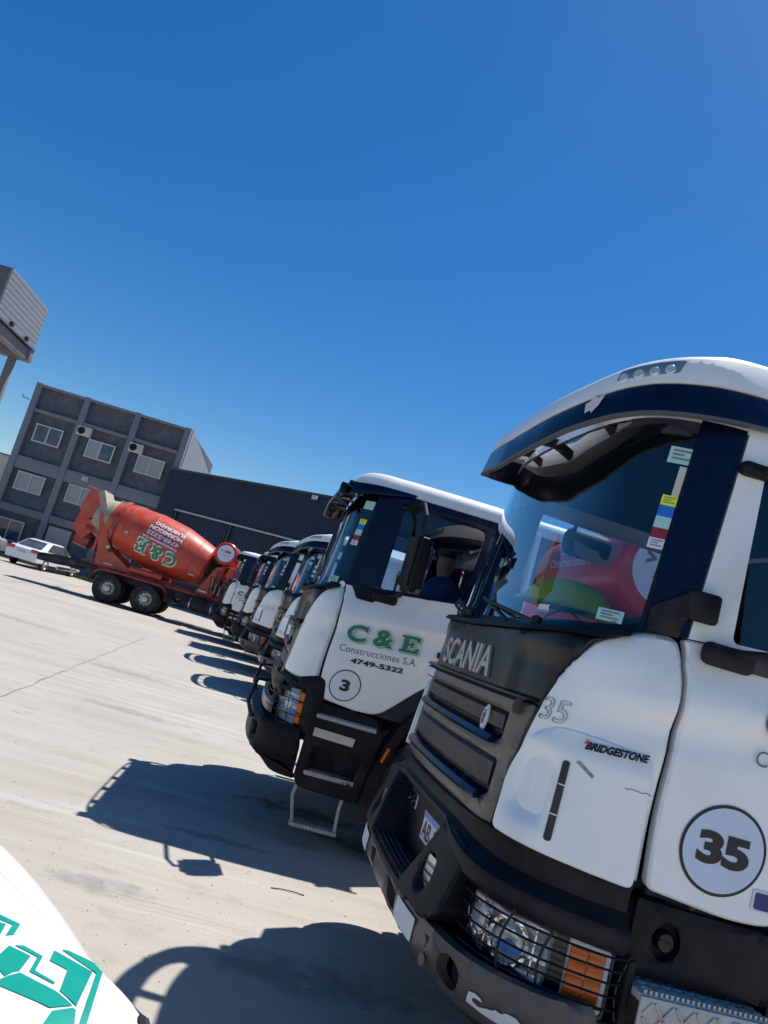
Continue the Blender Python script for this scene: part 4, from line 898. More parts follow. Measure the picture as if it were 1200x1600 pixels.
for ch in keep:
    n=ch.name.split('.')[0]
    if n in ('front_pedestal','water_tank','compressor_tank','rear_pedestal','charge_hopper','discharge_chute','folding_chute','ladder','rear_mudguard','fuel_tank','chassis','wheel','corner_panel','door','roof_cap','windscreen','cab_back','bumper','headlight','front_panel','grille','sun_visor','rear_side_panel','wheel_arch','cab_liner','dashboard','seat'):
        copy_tree(ch,tm)
# its own drum, turned so the writing hangs upside down
tmp=empty('tmp'); _old=list(bpy.data.objects)
def drum_only(root,flip,side):
    M=drumM(); b=B(); b.lathe(DPROF,RED,64,M); b.lathe([(4.02,drad(4.02)+.004),(4.2,.726),(4.6,.627),(4.625,.58)],CEMENT,64,M)
    for a in (.56,1.3,2.4,3.34): b.lathe([(a-.012,drad(a)),(a,drad(a)+.006),(a+.012,drad(a))],REDD,64,M)
    for t in (-.15,2.1,4.2): q=M@Vector((3.15,drad(3.15)*math.cos(t),drad(3.15)*math.sin(t))); b.box(q,(.14,.08,.14),SILVER,.03)
    dr=b.obj('drum',root); b=B(); b.lathe([(3.62,.86),(3.62,.93),(3.78,.92),(3.78,.80)],REDD,64,M); b.obj('drum_ring',dr)
    b=B()
    def put(v,f,m,off,dx,dz,a0=1.05,h0=-.10,cut=True):
        bm=bmesh.new(); vs=[bm.verts.new(p) for p in v]
        for q in f:
            try: bm.faces.new([vs[i] for i in q])
            except ValueError: pass
        if cut:
            for k in range(1,16): bmesh.ops.bisect_plane(bm,geom=bm.verts[:]+bm.edges[:]+bm.faces[:],plane_co=(0,k*.035,0),plane_no=(0,1,0),dist=1e-5)
        bm.verts.index_update(); out=[]
        for x in bm.verts:
            aa=a0+x.co.x+dx; hh=h0-(x.co.y+dz); r=drad(aa)+off; out.append(M@Vector((aa,side*r*math.cos(hh),r*math.sin(hh))))
        f2=[[x.index for x in q.verts] for q in bm.faces]; bm.free(); b.add(out,f2,m)
    CandE(put,1.62,.50,[(WHT,-.035,.035,.012),(WHT,.04,-.04,.013),(WHT,.0,.05,.0125),(GREEN,0,0,.018)])
    z=-.02
    for tx,w,h,g in (('Construcciones S.A.',1.40,.10,.16),('4749-5322',1.30,.16,.22),('HORMIGON',1.3,.16,.22),('ELABORADO',1.2,.15,.2)):
        vv,ff=text2d(tx,1,bold=.04); put(fit(vv,w,h),ff,WHT,.013,0,0,1.2,z+h,False); z+=g
    vv,ff=text2d('724',1,bold=.04); put(fit(vv,.22,.09),ff,WHT,.013,0,0,.25,-.55,False)
    b.obj('drum_lettering',dr)
drum_only(tm,True,1)
bpy.data.objects.remove(tmp)
for o in t3.children:
    if o.name.split('.')[0]=='water_tank': o.location.x+=.15
# driver seen through the side window of truck 3, hi-vis helmet on the dashboard of 35
def person(loc):
    root=empty('person',loc,R(1.5))
    tag(root,'dark-haired person in a blue work shirt seated in the cab of truck 3','person')
    bm=bmesh.new(); sk={}
    J=[('pel',(0,0,.06),.15),('wst',(-.0,0,.25),.14),('chs',(-.02,0,.47),.155),('nck',(-.03,0,.62),.06),('hd0',(-.05,0,.70),.075),('hd1',(-.05,0,.80),.10),('hd2',(-.04,0,.88),.075)]
    for sd in (-1,1):
        q='l' if sd<0 else 'r'
        J+=[('sh'+q,(-.02,sd*.19,.53),.065),('el'+q,(-.12,sd*.25,.30),.045),('wr'+q,(-.38,sd*.17,.34),.032),('hn'+q,(-.46,sd*.16,.37),.036),('hp'+q,(-.05,sd*.10,.05),.10),('kn'+q,(-.48,sd*.14,.06),.075),('an'+q,(-.62,sd*.14,-.32),.05),('ft'+q,(-.78,sd*.14,-.38),.045)]
    E_=[('pel','wst'),('wst','chs'),('chs','nck'),('nck','hd0'),('hd0','hd1'),('hd1','hd2')]
    for q in 'lr': E_+=[('chs','sh'+q),('sh'+q,'el'+q),('el'+q,'wr'+q),('wr'+q,'hn'+q),('pel','hp'+q),('hp'+q,'kn'+q),('kn'+q,'an'+q),('an'+q,'ft'+q)]
    for q,sd in (('l',-1),('r',1)):
        for k in range(5):
            J.append(('f%s%d'%(q,k),(-.50-.02*(k%2),sd*(.13+.016*k),.385-.01*k),.0085)); E_.append(('hn'+q,'f%s%d'%(q,k)))
    idx={n:i for i,(n,_,_) in enumerate(J)}
    me=bpy.data.meshes.new('person_body'); me.from_pydata([p for _,p,_ in J],[(idx[a],idx[c_]) for a,c_ in E_],[])
    o=bpy.data.objects.new('body',me); sc.collection.objects.link(o); o.parent=root
    md=o.modifiers.new('s','SKIN'); 
    for i,(n,p,r) in enumerate(J): me.skin_vertices[0].data[i].radius=(r,r)
    me.skin_vertices[0].data[0].use_root=True
    o.modifiers.new('u','SUBSURF').levels=1; o.modifiers['u'].render_levels=2; me.materials.append(SKIN)
    b=B(); b.lathe([(-.02,0),(-.02,.10),(.12,.17),(.30,.165),(.48,.19),(.57,.12),(.60,.065)],CLOTHB,20,Matrix.Translation((-.02,0,.05))@Matrix.Rotation(R(-90),4,'Y')@Matrix.Scale(1.25,4,(0,1,0)))
    for sd in (-1,1): b.tube([(-.02,sd*.17,.54),(-.12,sd*.25,.30),(-.32,sd*.19,.33)],[.075,.058,.045],CLOTHB,10)
    b.obj('shirt',root)
    b=B(); b.lathe([(0,.105),(.03,.112),(.08,.10),(.115,.06),(.13,0)],HAIR,20,Matrix.Translation((-.035,0,.82))@Matrix.Rotation(R(-90),4,'Y')); b.box((.045,0,.79),(.07,.17,.14),HAIR,.03,seg=3); b.obj('hair',root)
    b=B(); b.box((-.155,0,.79),(.03,.025,.035),SKIN,.01); 
    for sd in (-1,1): b.box((-.14,sd*.035,.815),(.012,.022,.01),BLK,.003); b.box((-.05,sd*.10,.79),(.03,.015,.05),SKIN,.006)
    b.box((-.145,0,.745),(.01,.05,.008),MAR,.002); b.obj('face',root)
r_=R(1.5); person((-.27+1.45*math.cos(r_)+.6*math.sin(r_),7.35+1.45*math.sin(r_)-.6*math.cos(r_),1.72))
def inloc(x,y,z,pose=(.858,3.92,3.4)):
    r=R(pose[2]); return (pose[0]+x*math.cos(r)-y*math.sin(r),pose[1]+x*math.sin(r)+y*math.cos(r),z)
hl=empty('hard_hat',inloc(.50,.02,2.13),R(60)); tag(hl,'lime yellow hard hat lying behind the windscreen of truck 35','helmet')
b=B(); MM=Matrix.Translation((0,0,0))@Matrix.Rotation(R(-90),4,'Y')
b.lathe([(0,.185),(.005,.19),(.012,.165),(.05,.15),(.10,.12),(.135,.07),(.15,0)],LIME,28,MM@Matrix.Scale(1.35,4,(0,1,0))@Matrix.Scale(1.12,4)); b.obj('shell',hl)
b=B(); b.box((.15,0,.05),(.10,.12,.08),BLK,.02); b.obj('ear_muff',hl)
b=B()
for sd in (-1,1): b.tube([(0,sd*.02,0),(.02,sd*.1,-.05),(.05,sd*.12,-.1)],.006,BLK,6)
b.obj('strap',hl)

# ------------------------------------------------------------------ ground
def ground():
    m=bpy.data.materials.new('worn_concrete'); m.use_nodes=True; nt=m.node_tree; bs=nt.nodes['Principled BSDF']; bs.inputs['Roughness'].default_value=.82
    tc=nt.nodes.new('ShaderNodeTexCoord')
    def N(scale,det=6,mp=None,rough=.6):
        n=nt.nodes.new('ShaderNodeTexNoise'); n.inputs['Scale'].default_value=scale; n.inputs['Detail'].default_value=det; n.inputs['Roughness'].default_value=rough
        if mp:
            q=nt.nodes.new('ShaderNodeMapping'); q.inputs['Scale'].default_value=mp[0]; q.inputs['Rotation'].default_value=(0,0,mp[1]); nt.links.new(tc.outputs['Object'],q.inputs[0]); nt.links.new(q.outputs[0],n.inputs[0])
        else: nt.links.new(tc.outputs['Object'],n.inputs[0])
        return n.outputs[0]
    def ramp(src,a,b_,c0,c1):
        r=nt.nodes.new('ShaderNodeMapRange'); r.inputs[1].default_value=a; r.inputs[2].default_value=b_; r.inputs[3].default_value=c0; r.inputs[4].default_value=c1; nt.links.new(src,r.inputs[0]); return r.outputs[0]
    def mix(fac,a,b_):
        x=nt.nodes.new('ShaderNodeMix'); x.data_type='RGBA'; nt.links.new(fac,x.inputs[0])
        for i,v in ((6,a),(7,b_)):
            if isinstance(v,tuple): x.inputs[i].default_value=(*v,1)
            else: nt.links.new(v,x.inputs[i])
        return x.outputs[2]
    c=mix(ramp(N(.35,4),.35,.65,0,1),(.358,.332,.292),(.415,.395,.355))
    c=mix(ramp(N(1.0,8,((.35,3.2,1),R(8))),.45,.72,0,.75),c,(.33,.295,.245))       # drag streaks
    c=mix(ramp(N(1.4,6,((.2,4.5,1),R(-6))),.55,.72,0,.6),c,(.50,.48,.445))
    c=mix(ramp(N(3.2,8),.56,.80,0,.75),c,(.27,.245,.21))
    c=mix(ramp(N(42,3),.62,.72,0,.45),c,(.22,.20,.17))                          # fine grit
    c=mix(ramp(N(.9,7,((1,2.2,1),.4),.75),.66,.73,0,.55),c,(.17,.165,.16))
    v=nt.nodes.new('ShaderNodeTexVoronoi'); v.inputs['Scale'].default_value=5.5; nt.links.new(tc.outputs['Object'],v.inputs[0])
    c=mix(ramp(v.outputs[0],.02,.045,.7,0),c,(.12,.11,.10))
    sep=nt.nodes.new('ShaderNodeSeparateXYZ'); nt.links.new(tc.outputs['Object'],sep.inputs[0])
    def M_(op,a,b_=None,c_=None):
        q=nt.nodes.new('ShaderNodeMath'); q.operation=op
        for i,v in enumerate((a,b_,c_)):
            if v is None: continue
            if isinstance(v,(int,float)): q.inputs[i].default_value=v
            else: nt.links.new(v,q.inputs[i])
        return q.outputs[0]
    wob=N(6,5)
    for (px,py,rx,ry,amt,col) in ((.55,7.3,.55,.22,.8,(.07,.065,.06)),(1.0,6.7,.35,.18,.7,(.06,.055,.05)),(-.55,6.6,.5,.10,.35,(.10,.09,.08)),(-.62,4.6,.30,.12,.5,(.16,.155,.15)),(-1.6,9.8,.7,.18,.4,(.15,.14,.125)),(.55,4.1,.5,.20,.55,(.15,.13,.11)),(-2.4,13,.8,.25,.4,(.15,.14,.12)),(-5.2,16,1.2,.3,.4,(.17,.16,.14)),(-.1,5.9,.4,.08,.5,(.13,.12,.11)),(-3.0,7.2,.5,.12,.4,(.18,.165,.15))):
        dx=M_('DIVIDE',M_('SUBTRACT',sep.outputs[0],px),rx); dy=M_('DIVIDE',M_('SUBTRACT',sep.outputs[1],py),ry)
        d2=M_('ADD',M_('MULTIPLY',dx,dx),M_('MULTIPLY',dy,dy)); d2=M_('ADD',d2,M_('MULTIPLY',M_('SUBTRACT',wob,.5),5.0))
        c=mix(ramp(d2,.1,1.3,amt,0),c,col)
    # tyre scrub: fine parallel streaks
    wv=nt.nodes.new('ShaderNodeTexWave'); wv.inputs['Scale'].default_value=5.5; wv.inputs['Distortion'].default_value=5; wv.inputs['Detail'].default_value=3; wv.inputs['Detail Scale'].default_value=.6; wv.bands_direction='Y'
    nt.links.new(tc.outputs['Object'],wv.inputs[0]); st=M_('MULTIPLY',ramp(wv.outputs[0],.86,.98,0,1),ramp(N(.8,4,((.5,1.6,1),.2)),.53,.66,0,.5)); c=mix(st,c,(.19,.17,.145))
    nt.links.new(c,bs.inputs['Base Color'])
    bp=nt.nodes.new('ShaderNodeBump'); bp.inputs['Strength'].default_value=.45; bp.inputs['Distance'].default_value=.01
    ad=nt.nodes.new('ShaderNodeMath'); ad.operation='ADD'; nt.links.new(N(60,8),ad.inputs[0]); nt.links.new(N(7,6,((.5,3,1),.1)),ad.inputs[1]); nt.links.new(ad.outputs[0],bp.inputs['Height']); nt.links.new(bp.outputs[0],bs.inputs['Normal'])
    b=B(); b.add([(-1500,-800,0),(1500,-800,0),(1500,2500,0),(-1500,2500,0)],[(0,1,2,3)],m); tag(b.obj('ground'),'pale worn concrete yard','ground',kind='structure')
    jm=mat('slab_joint',(.27,.255,.225),.9,var=.4,scale=3)
    b=B()
    for x in (-13.6,-8.1,3.1):
        b.add([(x,-5,.004),(x+.02,-5,.004),(x-2.2,60,.004),(x-2.225,60,.004)],[(0,1,2,3)],jm)
    # the joint one sees running away on the left
    P0=np.array((-2.10,-1.0)); P1=np.array((-3.45,20.)); d=(P1-P0); n_=60; L=[];Rr=[]
    for k in range(n_+1):
        q=P0+d*k/n_; j=.012*math.sin(k*2.3)+.01*math.sin(k*5.1); L.append((q[0]+j-.011,q[1],.004)); Rr.append((q[0]+j+.011,q[1],.004))
    b.add(L+Rr,[(k,k+1,n_+2+k,n_+1+k) for k in range(n_)],jm)
    tag(b.obj('slab_joints'),'joints between the concrete slabs','ground joint',kind='structure')
ground()
def pebbles():
    m=mat('grit',(.30,.27,.23),.9,var=.4,scale=9); b=B(); rr=np.random.RandomState(11)
    for k in range(900):
        if k<600: x=rr.uniform(-1.2,1.3); y=rr.uniform(2.6,6.2)
        else: x=rr.uniform(-4,1); y=rr.uniform(4,14)
        s_=rr.uniform(.0015,.006)*(1 if k<600 else 1.6); a=rr.uniform(0,6.3,5); q=[(x+s_*math.cos(t),y+s_*math.sin(t),.0) for t in np.sort(a)]
        b.add(q+[(x+s_*.2,y,s_*1.1)],[(i,(i+1)%5,5) for i in range(5)],m)
    tag(b.obj('grit'),'fine grit scattered over the concrete yard','grit',kind='stuff')
pebbles()
kb=B(); KY=mat('yellow_kerb_paint',(.62,.40,.05),.7,var=.15,dirt=(.35,.32,.28),dirt_amt=.6)
for k in range(26): kb.box((-34+k*1.0*1.0,43.6+.02*k,.07),(.985,.30,.14),KY,.02)
tag(kb.obj('kerb'),'yellow painted kerb along the foot of the grey building','kerb')
# stains / marks: short crack lines, loose twig
b=B(); b.tube([(.345,5.22,.004),(.42,5.235,.008),(.50,5.24,.008),(.566,5.238,.004)],.0035,RUBBER,5); tag(b.obj('loose_cable'),'short thin dark strip lying on the sunlit concrete between the two shadows','debris')

# ------------------------------------------------------------------ grey office building
CG=mat('grey_blockwork',(.085,.093,.112),.9,var=.2,scale=3,bump=.8,bscale=16,dirt=(.18,.19,.21),dirt_amt=.35,dscale=2.2)
CP=mat('grey_painted_beam',(.175,.185,.22),.8,var=.08,scale=2)
WF=mat('window_frame_white',(.50,.50,.50),.5); WG=mat('office_glass',(.06,.075,.09),.12,coat=.5,var=.4,scale=3); CUR=mat('pale_curtain',(.32,.33,.34),.8,var=.15,scale=6,stretch=(6,1,1))
SHEETW=mat('pale_sheet_cladding',(.30,.31,.33),.55,.3,var=.06)
def building():
    rt=empty('office_building',(-13.6,45,0)); tag(rt,'three-storey dark grey block office building with white sliding windows','building')
    X0,X1=-4.55,4.6; H=10.0; D=11.5
    cols=[-4.4,-1.55,1.45,4.42]
    b=B(); b.box((0,.14+D/2,H/2),(9.1,D-.28,H-.06),CG); b.obj('wall',rt)
    b=B()
    for i,c_ in enumerate(cols): b.box((c_,.19,H/2),(.36,.42,H),CP,.01)
    b.box((0,.20,H-.10),(9.0,.36,.14),CP,.01)
    for z,h in ((8.42,.20),(5.30,.72),(2.66,.42),(.25,.5)):
        for i in range(3):
            w=cols[i+1]-cols[i]-.36; b.box(((cols[i]+cols[i+1])/2,.20,z),(w-.004,.34,h),CP,.008)
    b.obj('concrete_frame',rt)
    # sunlit sheet side
    b=B(); n=14; y0,y1=.4,D
    for k in range(n):
        a=y0+(y1-y0)*k/n; c_=y0+(y1-y0)*(k+1)/n; t0=(H-.02)-1.0*(a-y0)/(y1-y0); t1=(H-.02)-1.0*(c_-y0)/(y1-y0)
        b.prism([(a+.02,0),(c_-.02,0),(c_-.02,t1+.08),(a+.02,t0+.08)],4.57,4.64,SHEETW,ax='x')
    b.obj('side_cladding',rt)
    wins=[(-3.05,7.18,0),(.0,7.18,1),(2.95,7.15,2),(-3.1,4.28,3),(-.2,4.38,3),(2.9,4.3,3),(-3.35,1.45,0),(2.9,1.5,0)]
    for x,z,k in wins:
        b=B(); w,h=(1.50,1.0) if z>2 else (1.5,1.15)
        for dx,dz,ww,hh in ((0,h/2,w+.1,.07),(0,-h/2,w+.1,.07),(-w/2,0,.07,h-.07),(w/2,0,.07,h-.07),(0,0,.07,h-.07)): b.box((x+dx,.13,z+dz),(ww,.10,hh),WF)
        wo=b.obj('window',rt)
        b=B()
        for q in (-1,1):
            mt=WG if (k==0 or (k==1 and q>0)) else CUR
            b.box((x+q*w/4,.135,z),(w/2-.09,.04,h-.08),mt)
        b.obj('window_pane',wo)
    for x,z in ((-1.15,8.02),(1.92,7.95)):
        b=B(); b.box((x,.10,z),(.82,.34,.56),mat('aircon_case',(.48,.48,.46),.5,var=.05),.02); 
        b.lathe([(0,.0),(.01,.2),(.03,.21),(.03,.17)],BLACKP,24,Matrix.Translation((x-.15,-.075,z))@Matrix.Rotation(R(-90),4,'Z')); b.box((x,.3,z-.32),(.7,.3,.03),DARKM); b.obj('air_conditioner',rt)
    b=B(); b.box((-.2,-.02,5.40),(.34,.14,.26),WF,.01); b.box((-.2,-.1,5.40),(.26,.02,.19),SILVER); b.obj('floodlight',rt)
    b=B(); b.box((-.6,.12,1.15),(1.3,.06,2.3),mat('grey_door',(.30,.30,.30),.6,var=.05)); b.obj('entrance_door',rt)
    b=B(); b.tube([(-4.7,.1,8.9),(-5.1,.1,8.95),(-5.15,.1,9.1)],.03,DARKM,6); b.obj('wall_bracket',rt)
building()
def warehouse():
    NV=mat('dark_navy_sheet',(.012,.021,.048),.42,.2,var=.10,scale=.5,stretch=(1,1,.2)); TR=mat('dark_trim',(.05,.05,.055),.5,.3)
    A=Vector((-9.45,44.9,0)); Bv=Vector((31.145,27.96,0)); d=(Bv-A); L=d.length; ang=math.atan2(d.y,d.x)
    rt=empty('warehouse',A,ang); tag(rt,'low dark navy corrugated warehouse with a long sliding door, beside the grey building','building')
    def zt(u): return 7.38+.052*min(u,44-u)
    b=B(); v=[];f=[]; n=int(L/.20); k=0
    us=[]
    for i in range(n+1): us+= [(i*.2,0),(i*.2+.07,0),(i*.2+.10,-.04),(i*.2+.17,-.04)]
    for u,y in us: v+= [(u,y,0),(u,y,zt(u))]
    f=[(2*i,2*i+2,2*i+3,2*i+1) for i in range(len(us)-1)]; b.add(v,f,NV)
    b.add([(0,0,0),(0,16,0),(0,16,zt(0)),(0,0,zt(0))],[(0,1,2,3)],NV); b.add([(0,0,zt(0)-.02),(22,0,zt(22)-.02),(L,0,zt(L)-.02),(L,16,zt(L)),(22,16,zt(22)),(0,16,zt(0))],[(0,1,4,5),(1,2,3,4)],NV); b.obj('wall',rt)
    b=B()
    for a_,c_ in ((0,22),(22,L)):
        b.add([(a_,-.08,zt(a_)-.08),(c_,-.08,zt(c_)-.08),(c_,-.08,zt(c_)+.06),(a_,-.08,zt(a_)+.06)],[(0,1,2,3)],TR)
        b.add([(a_,-.08,zt(a_)+.06),(c_,-.08,zt(c_)+.06),(c_,.15,zt(c_)+.07),(a_,.15,zt(a_)+.07)],[(0,1,2,3)],TR)
    b.obj('roof_edge',rt)
    b=B(); b.box((1.4+7,-.16,5.14),(14.2,.14,.10),SILVER,.01)
    for u in (1.4,5.0,8.7,12.4): b.box((u,-.11,2.55),(.09,.08,5.1),TR)
    b.obj('sliding_door_rail',rt)
    b=B(); b.box((9.35,-.2,zt(9.3)-.22),(.30,.16,.22),WF,.01); b.obj('floodlight',rt)
warehouse()
def tower():
    TG=mat('tower_sheet_dark',(.10,.105,.115),.6,.2,var=.08); TL=mat('tower_concrete',(.17,.175,.185),.8,var=.1)
    rt=empty('water_tower',(-11.05,25,0)); tag(rt,'grey sheet-clad elevated water tank on concrete legs, cut off at the left edge','water tower')
    b=B(); y0,y1=-2.1,1.15; n=9
    b.box((-2.2,(y0+y1)/2,8.28),(4.30,y1-y0-.04,1.50),TG)
    for k in range(n): z=7.56+k*.165; b.box((-.02,(y0+y1)/2,z+.08),(.06,y1-y0,.162),mat('tower_sheet_pale',(.24,.25,.27),.5,.3,var=.06),.006)
    b.obj('tank',rt)
    b=B()
    for y in (y0+.1,y1-.1): b.box((-2.1,y,7.28),(4.3,.28,.42),TL,.01)
    for x in (-.15,-4.1): b.box((x,(y0+y1)/2,7.28),(.24,y1-y0-.5,.36),TL,.01)
    b.box((.05,(y0+y1)/2,7.53),(.10,y1-y0,.06),SILVER,.01)
    for y in (y0+.9,y0+2.2): b.box((.12,y,7.60),(.12,.12,.14),DARKM,.01)
    b.obj('ring_beam',rt)
    for x in (-.50,-4.05):
        for y in (y0+.12,y1-.12):
            b=B(); b.box((x,y,3.54),(.22,.22,7.06),TL,.01); b.box((x,y,1.6),(.30,.30,1.5),mat('leg_pale_paint',(.45,.45,.45),.7)) if False else None; b.obj('leg',rt)
tower()
b=B(); b.box((-21.2,47.5,2.75),(5.2,3,5.5),mat('pale_render',(.55,.53,.50),.85,var=.05)); b.box((-21.2,47.5,5.53),(5.4,3.2,.08),CP); wn=b.obj('pale_annex'); tag(wn,'pale rendered building just left of the grey office building','building')
b=B(); b.box((-20.2,45.98,3.4),(1.0,.06,1.0),WG); b.obj('window',wn)

# ------------------------------------------------------------------ small cars by the building
def sedan(loc,rz,label,covered=False):
    rt=empty('parked_car',loc,rz); tag(rt,label,'car')
    P=mat('car_white',(.74,.75,.76),.3,coat=.7) if not covered else mat('silver_car_cover',(.30,.31,.33),.45,.3,var=.25,scale=5,bump=.8,bscale=6)
    # side profile (x back to front), lofted across y
    low=[(-2.2,.32),(-2.25,.60),(-2.2,.86),(-1.95,.95),(-1.35,.97),(1.15,.93),(1.9,.80),(2.2,.62),(2.22,.32)]
    def body(poly,ws,m,bb):
        v=[];f=[];n=len(poly); ys=[-1,-.94,-.8,.8,.94,1]
        for y in ys:
            k=1 if abs(y)<.9 else (.985 if abs(y)<.99 else .93)
            cx=0; cz=.6
            for x,z in poly: v.append((x*k,y*ws(z),cz+(z-cz)*k))
        for j in range(len(ys)-1):
            for i in range(n): f.append((j*n+i,j*n+(i+1)%n,(j+1)*n+(i+1)%n,(j+1)*n+i))
        f+= [tuple(range(n))[::-1],tuple(range((len(ys)-1)*n,len(ys)*n))]; bb.add(v,f,m,True)
    b=B(); body(low,lambda z:.87 if z<.8 else .83,P,b); b.obj('body',rt)
    b=B(); cabp=[(-1.75,.93),(-1.1,1.36),(-.75,1.43),(.15,1.43),(.45,1.36),(1.15,.92)]; body(cabp,lambda z:.80-(z-.9)*.35,P,b); rf=b.obj('roof',rt)
    if not covered:
        b=B(); b.add([(-1.66,-.62,1.02),(-1.66,.62,1.02),(-1.14,.52,1.35),(-1.14,-.52,1.35)],[(0,1,2,3)],WG); b.add([(1.08,-.66,1.0),(1.08,.66,1.0),(.52,.55,1.34),(.52,-.55,1.34)],[(0,1,2,3)],WG)
        for sd in (-1,1): b.add([(-1.35,sd*.80,1.0),(.85,sd*.80,1.0),(.35,sd*.665,1.36),(-.9,sd*.665,1.36)],[(0,1,2,3)],WG)
        bmo=b.obj('windows',rt)
        for v_ in bmo.data.vertices: v_.co.x*=1.01; v_.co.y*=1.01; v_.co.z*=1.004
        for sd in (-1,1):
            b=B(); b.box((-2.19,sd*.62,.82),(.12,.36,.17),mat('tail_lamp_red',(.5,.02,.05),.25,coat=.5),.03); b.obj('tail_light',rt)
        b=B(); b.box((-2.26,0,.70),(.02,.42,.12),WF); b.obj('licence_plate',rt)
    for x in (-1.35,1.4):
        for sd in (-1,1):
            e=empty('wheel',(x,sd*.78,.31),0,rt); M=Matrix.Rotation(R(90*sd),4,'Z')
            b=B(); b.lathe([(-.1,.2),(-.1,.29),(-.08,.31),(.08,.31),(.1,.29),(.1,.2)],RUBBER,24,M); b.obj('tyre',e)
            b=B(); b.lathe([(.09,.21),(.06,.18),(.07,.05),(.09,0)],SILVER,20,M); b.obj('rim',e)
    return rt
sedan((-13.0,40.6,0),R(78),'white saloon car parked beside the rear of the red mixer drum')
sedan((-17.9,42.6,0),R(150),'silver-grey covered car at the left edge by the yellow kerb',True)

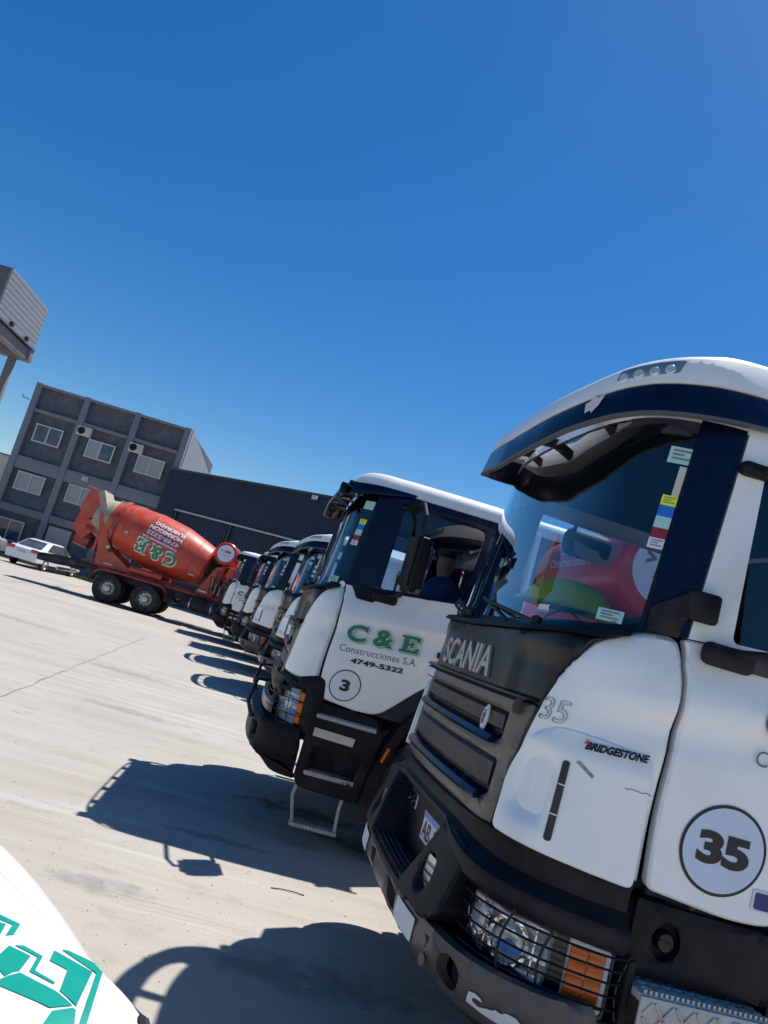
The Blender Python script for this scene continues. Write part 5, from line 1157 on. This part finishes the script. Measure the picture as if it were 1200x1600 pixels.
# ------------------------------------------------------------------ white pickup in the foreground
def pickup():
    a0=R(46.1); fw=Vector((math.sin(a0),-math.cos(a0),0)); ang=math.atan2(fw.y,fw.x)
    rt=empty('pickup_truck',(-.402,.728,0),ang); tag(rt,'white pickup bonnet with a green block letter logo, at the bottom left corner','pickup')   # local: x forward, y left (towards truck 35)
    W=mat('pickup_white',(.64,.64,.655),.35,coat=.4,var=.02,dirt=(.55,.52,.47),dirt_amt=.12,dscale=6)
    def hz(x,y):
        a=abs(y); z=1.088-.298*max(0,(x+.25)/.40)**2-.02*(a/.7)**2-.03*float(sstep(.70,.78,a))-.34*max(0,(a-.80)/.2)**2.2-.23*float(sstep(.70,.80,a))*max(0,x+1.0)**2
        return z
    def P_(x,y,dz=0):
        k=1-.018*max(0,x+1.1)**2; return (x,y*k,hz(x,y)+dz)
    def grid(x0,x1,y0,y1,nx,ny):
        v=[P_(x0+(x1-x0)*i/nx,y0+(y1-y0)*j/ny) for i in range(nx+1) for j in range(ny+1)]
        return v,[(i*(ny+1)+j,i*(ny+1)+j+1,(i+1)*(ny+1)+j+1,(i+1)*(ny+1)+j) for i in range(nx) for j in range(ny)]
    b=B(); v,f=grid(-1.45,.15,-.98,.98,56,80); b.add(v,f,W,True); bon=b.obj('bonnet',rt)
    LG={'A': [(-0.39, 0.655), (-0.31, 0.685), (-0.225, 0.605), (-0.27, 0.6), (-0.325, 0.645), (-0.36, 0.63)], 'B': [(-0.42, 0.585), (-0.38, 0.605), (-0.34, 0.565), (-0.34, 0.555), (-0.33, 0.535), (-0.375, 0.535), (-0.39, 0.55)], 'C': [(-0.32, 0.515), (-0.33, 0.54), (-0.335, 0.563), (-0.27, 0.593), (-0.228, 0.6), (-0.232, 0.562), (-0.315, 0.51)], 'D': [(-0.224, 0.562), (-0.223, 0.597), (-0.218, 0.6), (-0.15, 0.56), (-0.17, 0.51), (-0.205, 0.54)], 'S1': [(-0.39, 0.67), (-0.385, 0.68), (-0.32, 0.715), (-0.165, 0.585), (-0.17, 0.575), (-0.305, 0.69)], 'S2': [(-0.42, 0.595), (-0.415, 0.61), (-0.375, 0.625), (-0.335, 0.59), (-0.295, 0.605), (-0.29, 0.6), (-0.335, 0.58), (-0.375, 0.615)], 'S3': [(-0.55, 0.61), (-0.49, 0.64), (-0.455, 0.61), (-0.455, 0.595), (-0.49, 0.625), (-0.53, 0.6)], 'S4': [(-0.515, 0.585), (-0.495, 0.615), (-0.45, 0.58), (-0.455, 0.555)]}
    b=B()
    for k,pl in LG.items():
        bm=flat(pl,.012); bm.verts.index_update()
        b.add([P_(q.co.x,q.co.y,.0012) for q in bm.verts],[[q.index for q in t.verts] for t in bm.faces],GREEN2); bm.free()
    b.obj('bonnet_logo',bon)
    b=B()
    for sd in (-1,1):
        v=[];xs=np.linspace(-1.9,.15,34)
        for x in xs:
            p=P_(max(x,-1.45),.98*sd)
            for z,o in ((p[2],0),(p[2]-.08,.006),(.60,.01),(.36,-.01)): v.append((x,p[1]+sd*o,z))
        f=[(i*4+k,i*4+k+1,(i+1)*4+k+1,(i+1)*4+k) for i in range(len(xs)-1) for k in range(3)]; b.add(v,f,W,True)
    b.box((-3.2,0,.70),(2.6,1.86,.56),W,.06); b.box((-4.9,0,.70),(1.0,1.86,.56),W,.06); b.obj('body',rt)
    b=B(); b.prism([(-1.75,.98),(-2.5,1.58),(-3.9,1.62),(-4.05,.98)],-.78,.70,W); b.obj('cabin',rt)
    b=B()
    for sd in (-1,1): b.prism([(-2.05,1.03),(-2.55,1.50),(-3.7,1.52),(-3.85,1.03)],-.04+sd*.742,-.04+sd*.75,WG)
    b.add([(-1.80,-.66,1.03),(-1.80,.6,1.03),(-2.47,.58,1.565),(-2.47,-.64,1.565)],[(0,1,2,3)],WG); b.obj('windows',rt)
    b=B()
    for sd in (-1,1): b.box((.13,sd*.60,.64),(.08,.30,.16),LENS,.03)
    b.box((.14,0,.62),(.06,.8,.16),BLACKP,.02); b.box((.16,0,.42),(.16,1.5,.20),BLACKP,.05); b.obj('front_grille',rt)
    for sd in (-1,1): b=B(); b.tube([Vector(P_(x,y*sd,-.004)) for x,y in ((-.24,.715),(-.21,.72),(-.175,.705),(-.13,.69),(-.05,.67),(.05,.65),(.14,.5))],[.004,.010,.012,.012,.012,.012,.008],RUBBER,8); b.obj('bonnet_seal',rt)
    for x in (-.65,-4.0):
        for sd in (-1,1):
            e=empty('wheel',(x,sd*.86,.36),0,rt); M=Matrix.Rotation(R(90*sd),4,'Z')
            b=B(); b.lathe([(-.12,.22),(-.12,.33),(-.1,.36),(.1,.36),(.12,.33),(.12,.22)],RUBBER,28,M); b.obj('tyre',e)
            b=B(); b.lathe([(.11,.23),(.06,.2),(.08,.05),(.10,0)],SILVER,20,M); b.obj('rim',e)
pickup()
